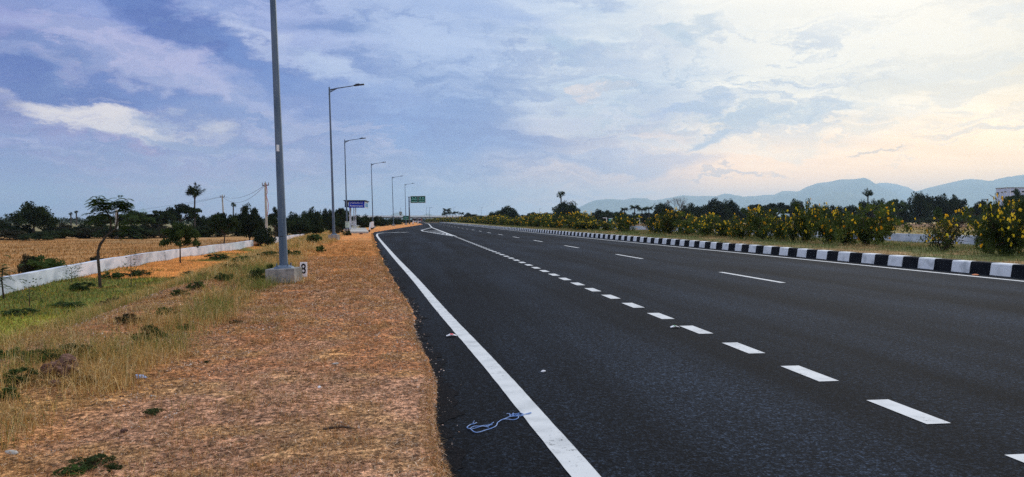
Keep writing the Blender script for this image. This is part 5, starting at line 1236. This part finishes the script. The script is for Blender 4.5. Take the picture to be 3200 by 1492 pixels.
# green grass in the low ground
parts = []
X_, Y, d = scatter(120000, 5.5, 62, 5.5, 16); g = fbm(X_*.25+40, Y*.25, 4)+.26*(1-sstep(Y, 22, 36)); keep = (g+.05*rng.normal(size=len(X_)) > .53) & (X_ > wl(Y)); X_, Y, g = X_[keep], Y[keep], g[keep]; n = len(X_); sc_ = np.clip(Y/14, .8, 3)
cg_ = pal([(.10, .14, .025), (.18, .20, .03), (.06, .09, .02), (.32, .29, .05), (.04, .06, .015)], n, rng); limey = (g > .72)[:, None]; cg_ = np.where(limey, cg_*np.array([1.5, 1.35, 1.0]), cg_)
parts.append(blades(on_ground(X_, Y, -.02), (.05+.16*rng.rand(n)**1.5), .3+.6*rng.rand(n), .008*sc_, cg_, rng))
add_obj('green_grass', parts, 'yellow-green grass in the low ground before the white wall')
parts = []
X_, Y, d = scatter(60000, 9, 70, 5.5, 16); keep = X_ > wl(Y); X_, Y = X_[keep], Y[keep]; n = len(X_); sc_ = np.clip(Y/14, .8, 3)
parts.append(blades(on_ground(X_, Y, -.02), (.04+.12*rng.rand(n)**1.5), .3+.6*rng.rand(n), .006*sc_, pal([(.56, .27, .07), (.50, .33, .12), (.40, .20, .06)], n, rng), rng))
# dry field behind the wall
u = rng.rand(90000); Y = 20*(95/20)**u; X_ = wl(Y)-1-rng.rand(90000)*50; n = len(X_); keep = np.ones(n, bool); sc_ = np.clip(Y/14, .8, 4)
parts.append(blades(on_ground(X_, Y, -.03), (.08+.22*rng.rand(n)**1.5), .3+.6*rng.rand(n), .010*sc_, pal([(.40, .20, .06), (.34, .17, .05), (.48, .28, .10), (.20, .12, .04)], n, rng), rng))
add_obj('field_grass', parts, 'orange-brown dry grass of the field and the low ground')
# right bed
parts = []
u = rng.rand(120000); Y = 12*(150/12)**u; r_ = .45+rng.rand(len(u))**1.1*17; X_ = R_tab(Y)+r_; n = len(X_); gg = fbm(X_*.7, Y*.7, 4)+.12*sstep(r_, 1, 3); sc_ = np.clip(Y/14, .8, 5)
cgr = np.where((gg+.06*rng.normal(size=n) > .51)[:, None], pal([(.10, .13, .035), (.15, .17, .045), (.08, .10, .03)], n, rng), pal([(.34, .23, .10), (.26, .19, .08), (.42, .30, .14)], n, rng))
parts.append(blades(on_ground(X_, Y, -.02), (.03+.13*rng.rand(n)**1.6)*(1+.4*(r_ > 3)), .3+.6*rng.rand(n), .006*sc_, cgr, rng))
u = rng.rand(50000); Y = 25*(260/25)**u; X_ = 32+rng.rand(50000)**1.2*90; n = len(X_)
parts.append(blades(on_ground(X_, Y, -.03), (.1+.25*rng.rand(n)), .3+.6*rng.rand(n), .02*np.clip(Y/25, 1, 6), pal([(.46, .30, .12), (.38, .26, .10), (.26, .22, .08)], n, rng), rng))
add_obj('median_grass', parts, 'green and brown grass growing behind the striped kerb')
# flat straw litter and small gravel on the verge
n = 190000; X_, Y, d = scatter(n, 2.3, 26, -.03, 4.6); a = rng.rand(n)*6.28; l_ = (.008+.022*rng.rand(n)**2)*np.clip(Y/7, .8, 2.2); wv_ = (.0012+.0016*rng.rand(n))*np.clip(Y/6, .8, 2.6); dd = np.stack([np.cos(a), np.sin(a), .25*rng.normal(size=n)], 1)*l_[:, None]; ss = np.stack([-np.sin(a), np.cos(a), 0*a], 1)*wv_[:, None]; Pq = on_ground(X_, Y, .004+0*X_); Pq[:, 2] += .006*rng.rand(n)
V = np.stack([Pq-dd-ss, Pq+dd-ss, Pq+dd+ss, Pq-dd+ss], 1).reshape(-1, 3); cl = np.repeat(pal([(.48, .28, .14), (.38, .19, .085), (.18, .09, .045), (.62, .45, .30), (.10, .055, .03)], n, rng), 4, 0)
tag(link('straw_litter', np_mesh('straw_litter', V, np.arange(4*n).reshape(-1, 4), MT['grass'], cl)), 'flat broken straw littering the verge', 'litter', kind='stuff')
n = 26000; X_, Y, d = scatter(n, 2.3, 14, .0, 4.2); keep = fbm(X_*1.1+3, Y*1.1, 3) > .42; X_, Y = X_[keep], Y[keep]; u = rng.rand(1300); Ys = 2.3*(40/2.3)**u; X_ = np.concatenate([X_, edge(Ys)+np.abs(rng.normal(size=1300))*.06-.02]); Y = np.concatenate([Y, Ys]); n = len(X_); s_ = (.0025+.007*rng.rand(n)**3)*np.clip(Y/5, .8, 1.8); Pq = on_ground(X_, Y, 0); Pq[:, 2] = np.maximum(Pq[:, 2], 0); oct_ = np.array([(1, 0, 0), (0, 1, 0), (-1, 0, 0), (0, -1, 0), (0, 0, .8)]); J = .7+.6*rng.rand(n, 5, 1)
V = (Pq[:, None, :]+oct_[None]*J*s_[:, None, None]).reshape(-1, 3); b = np.arange(n)*5; Fc = np.concatenate([np.stack([b+i, b+(i+1) % 4, b+4], 1) for i in range(4)])
tag(link('gravel', np_mesh('gravel', V, Fc, MT['grass'], np.repeat(pal([(.42, .30, .24), (.55, .45, .38), (.28, .18, .13), (.62, .56, .50)], n, rng), 5, 0))), 'small gravel stones scattered over the verge soil', 'gravel', kind='stuff')
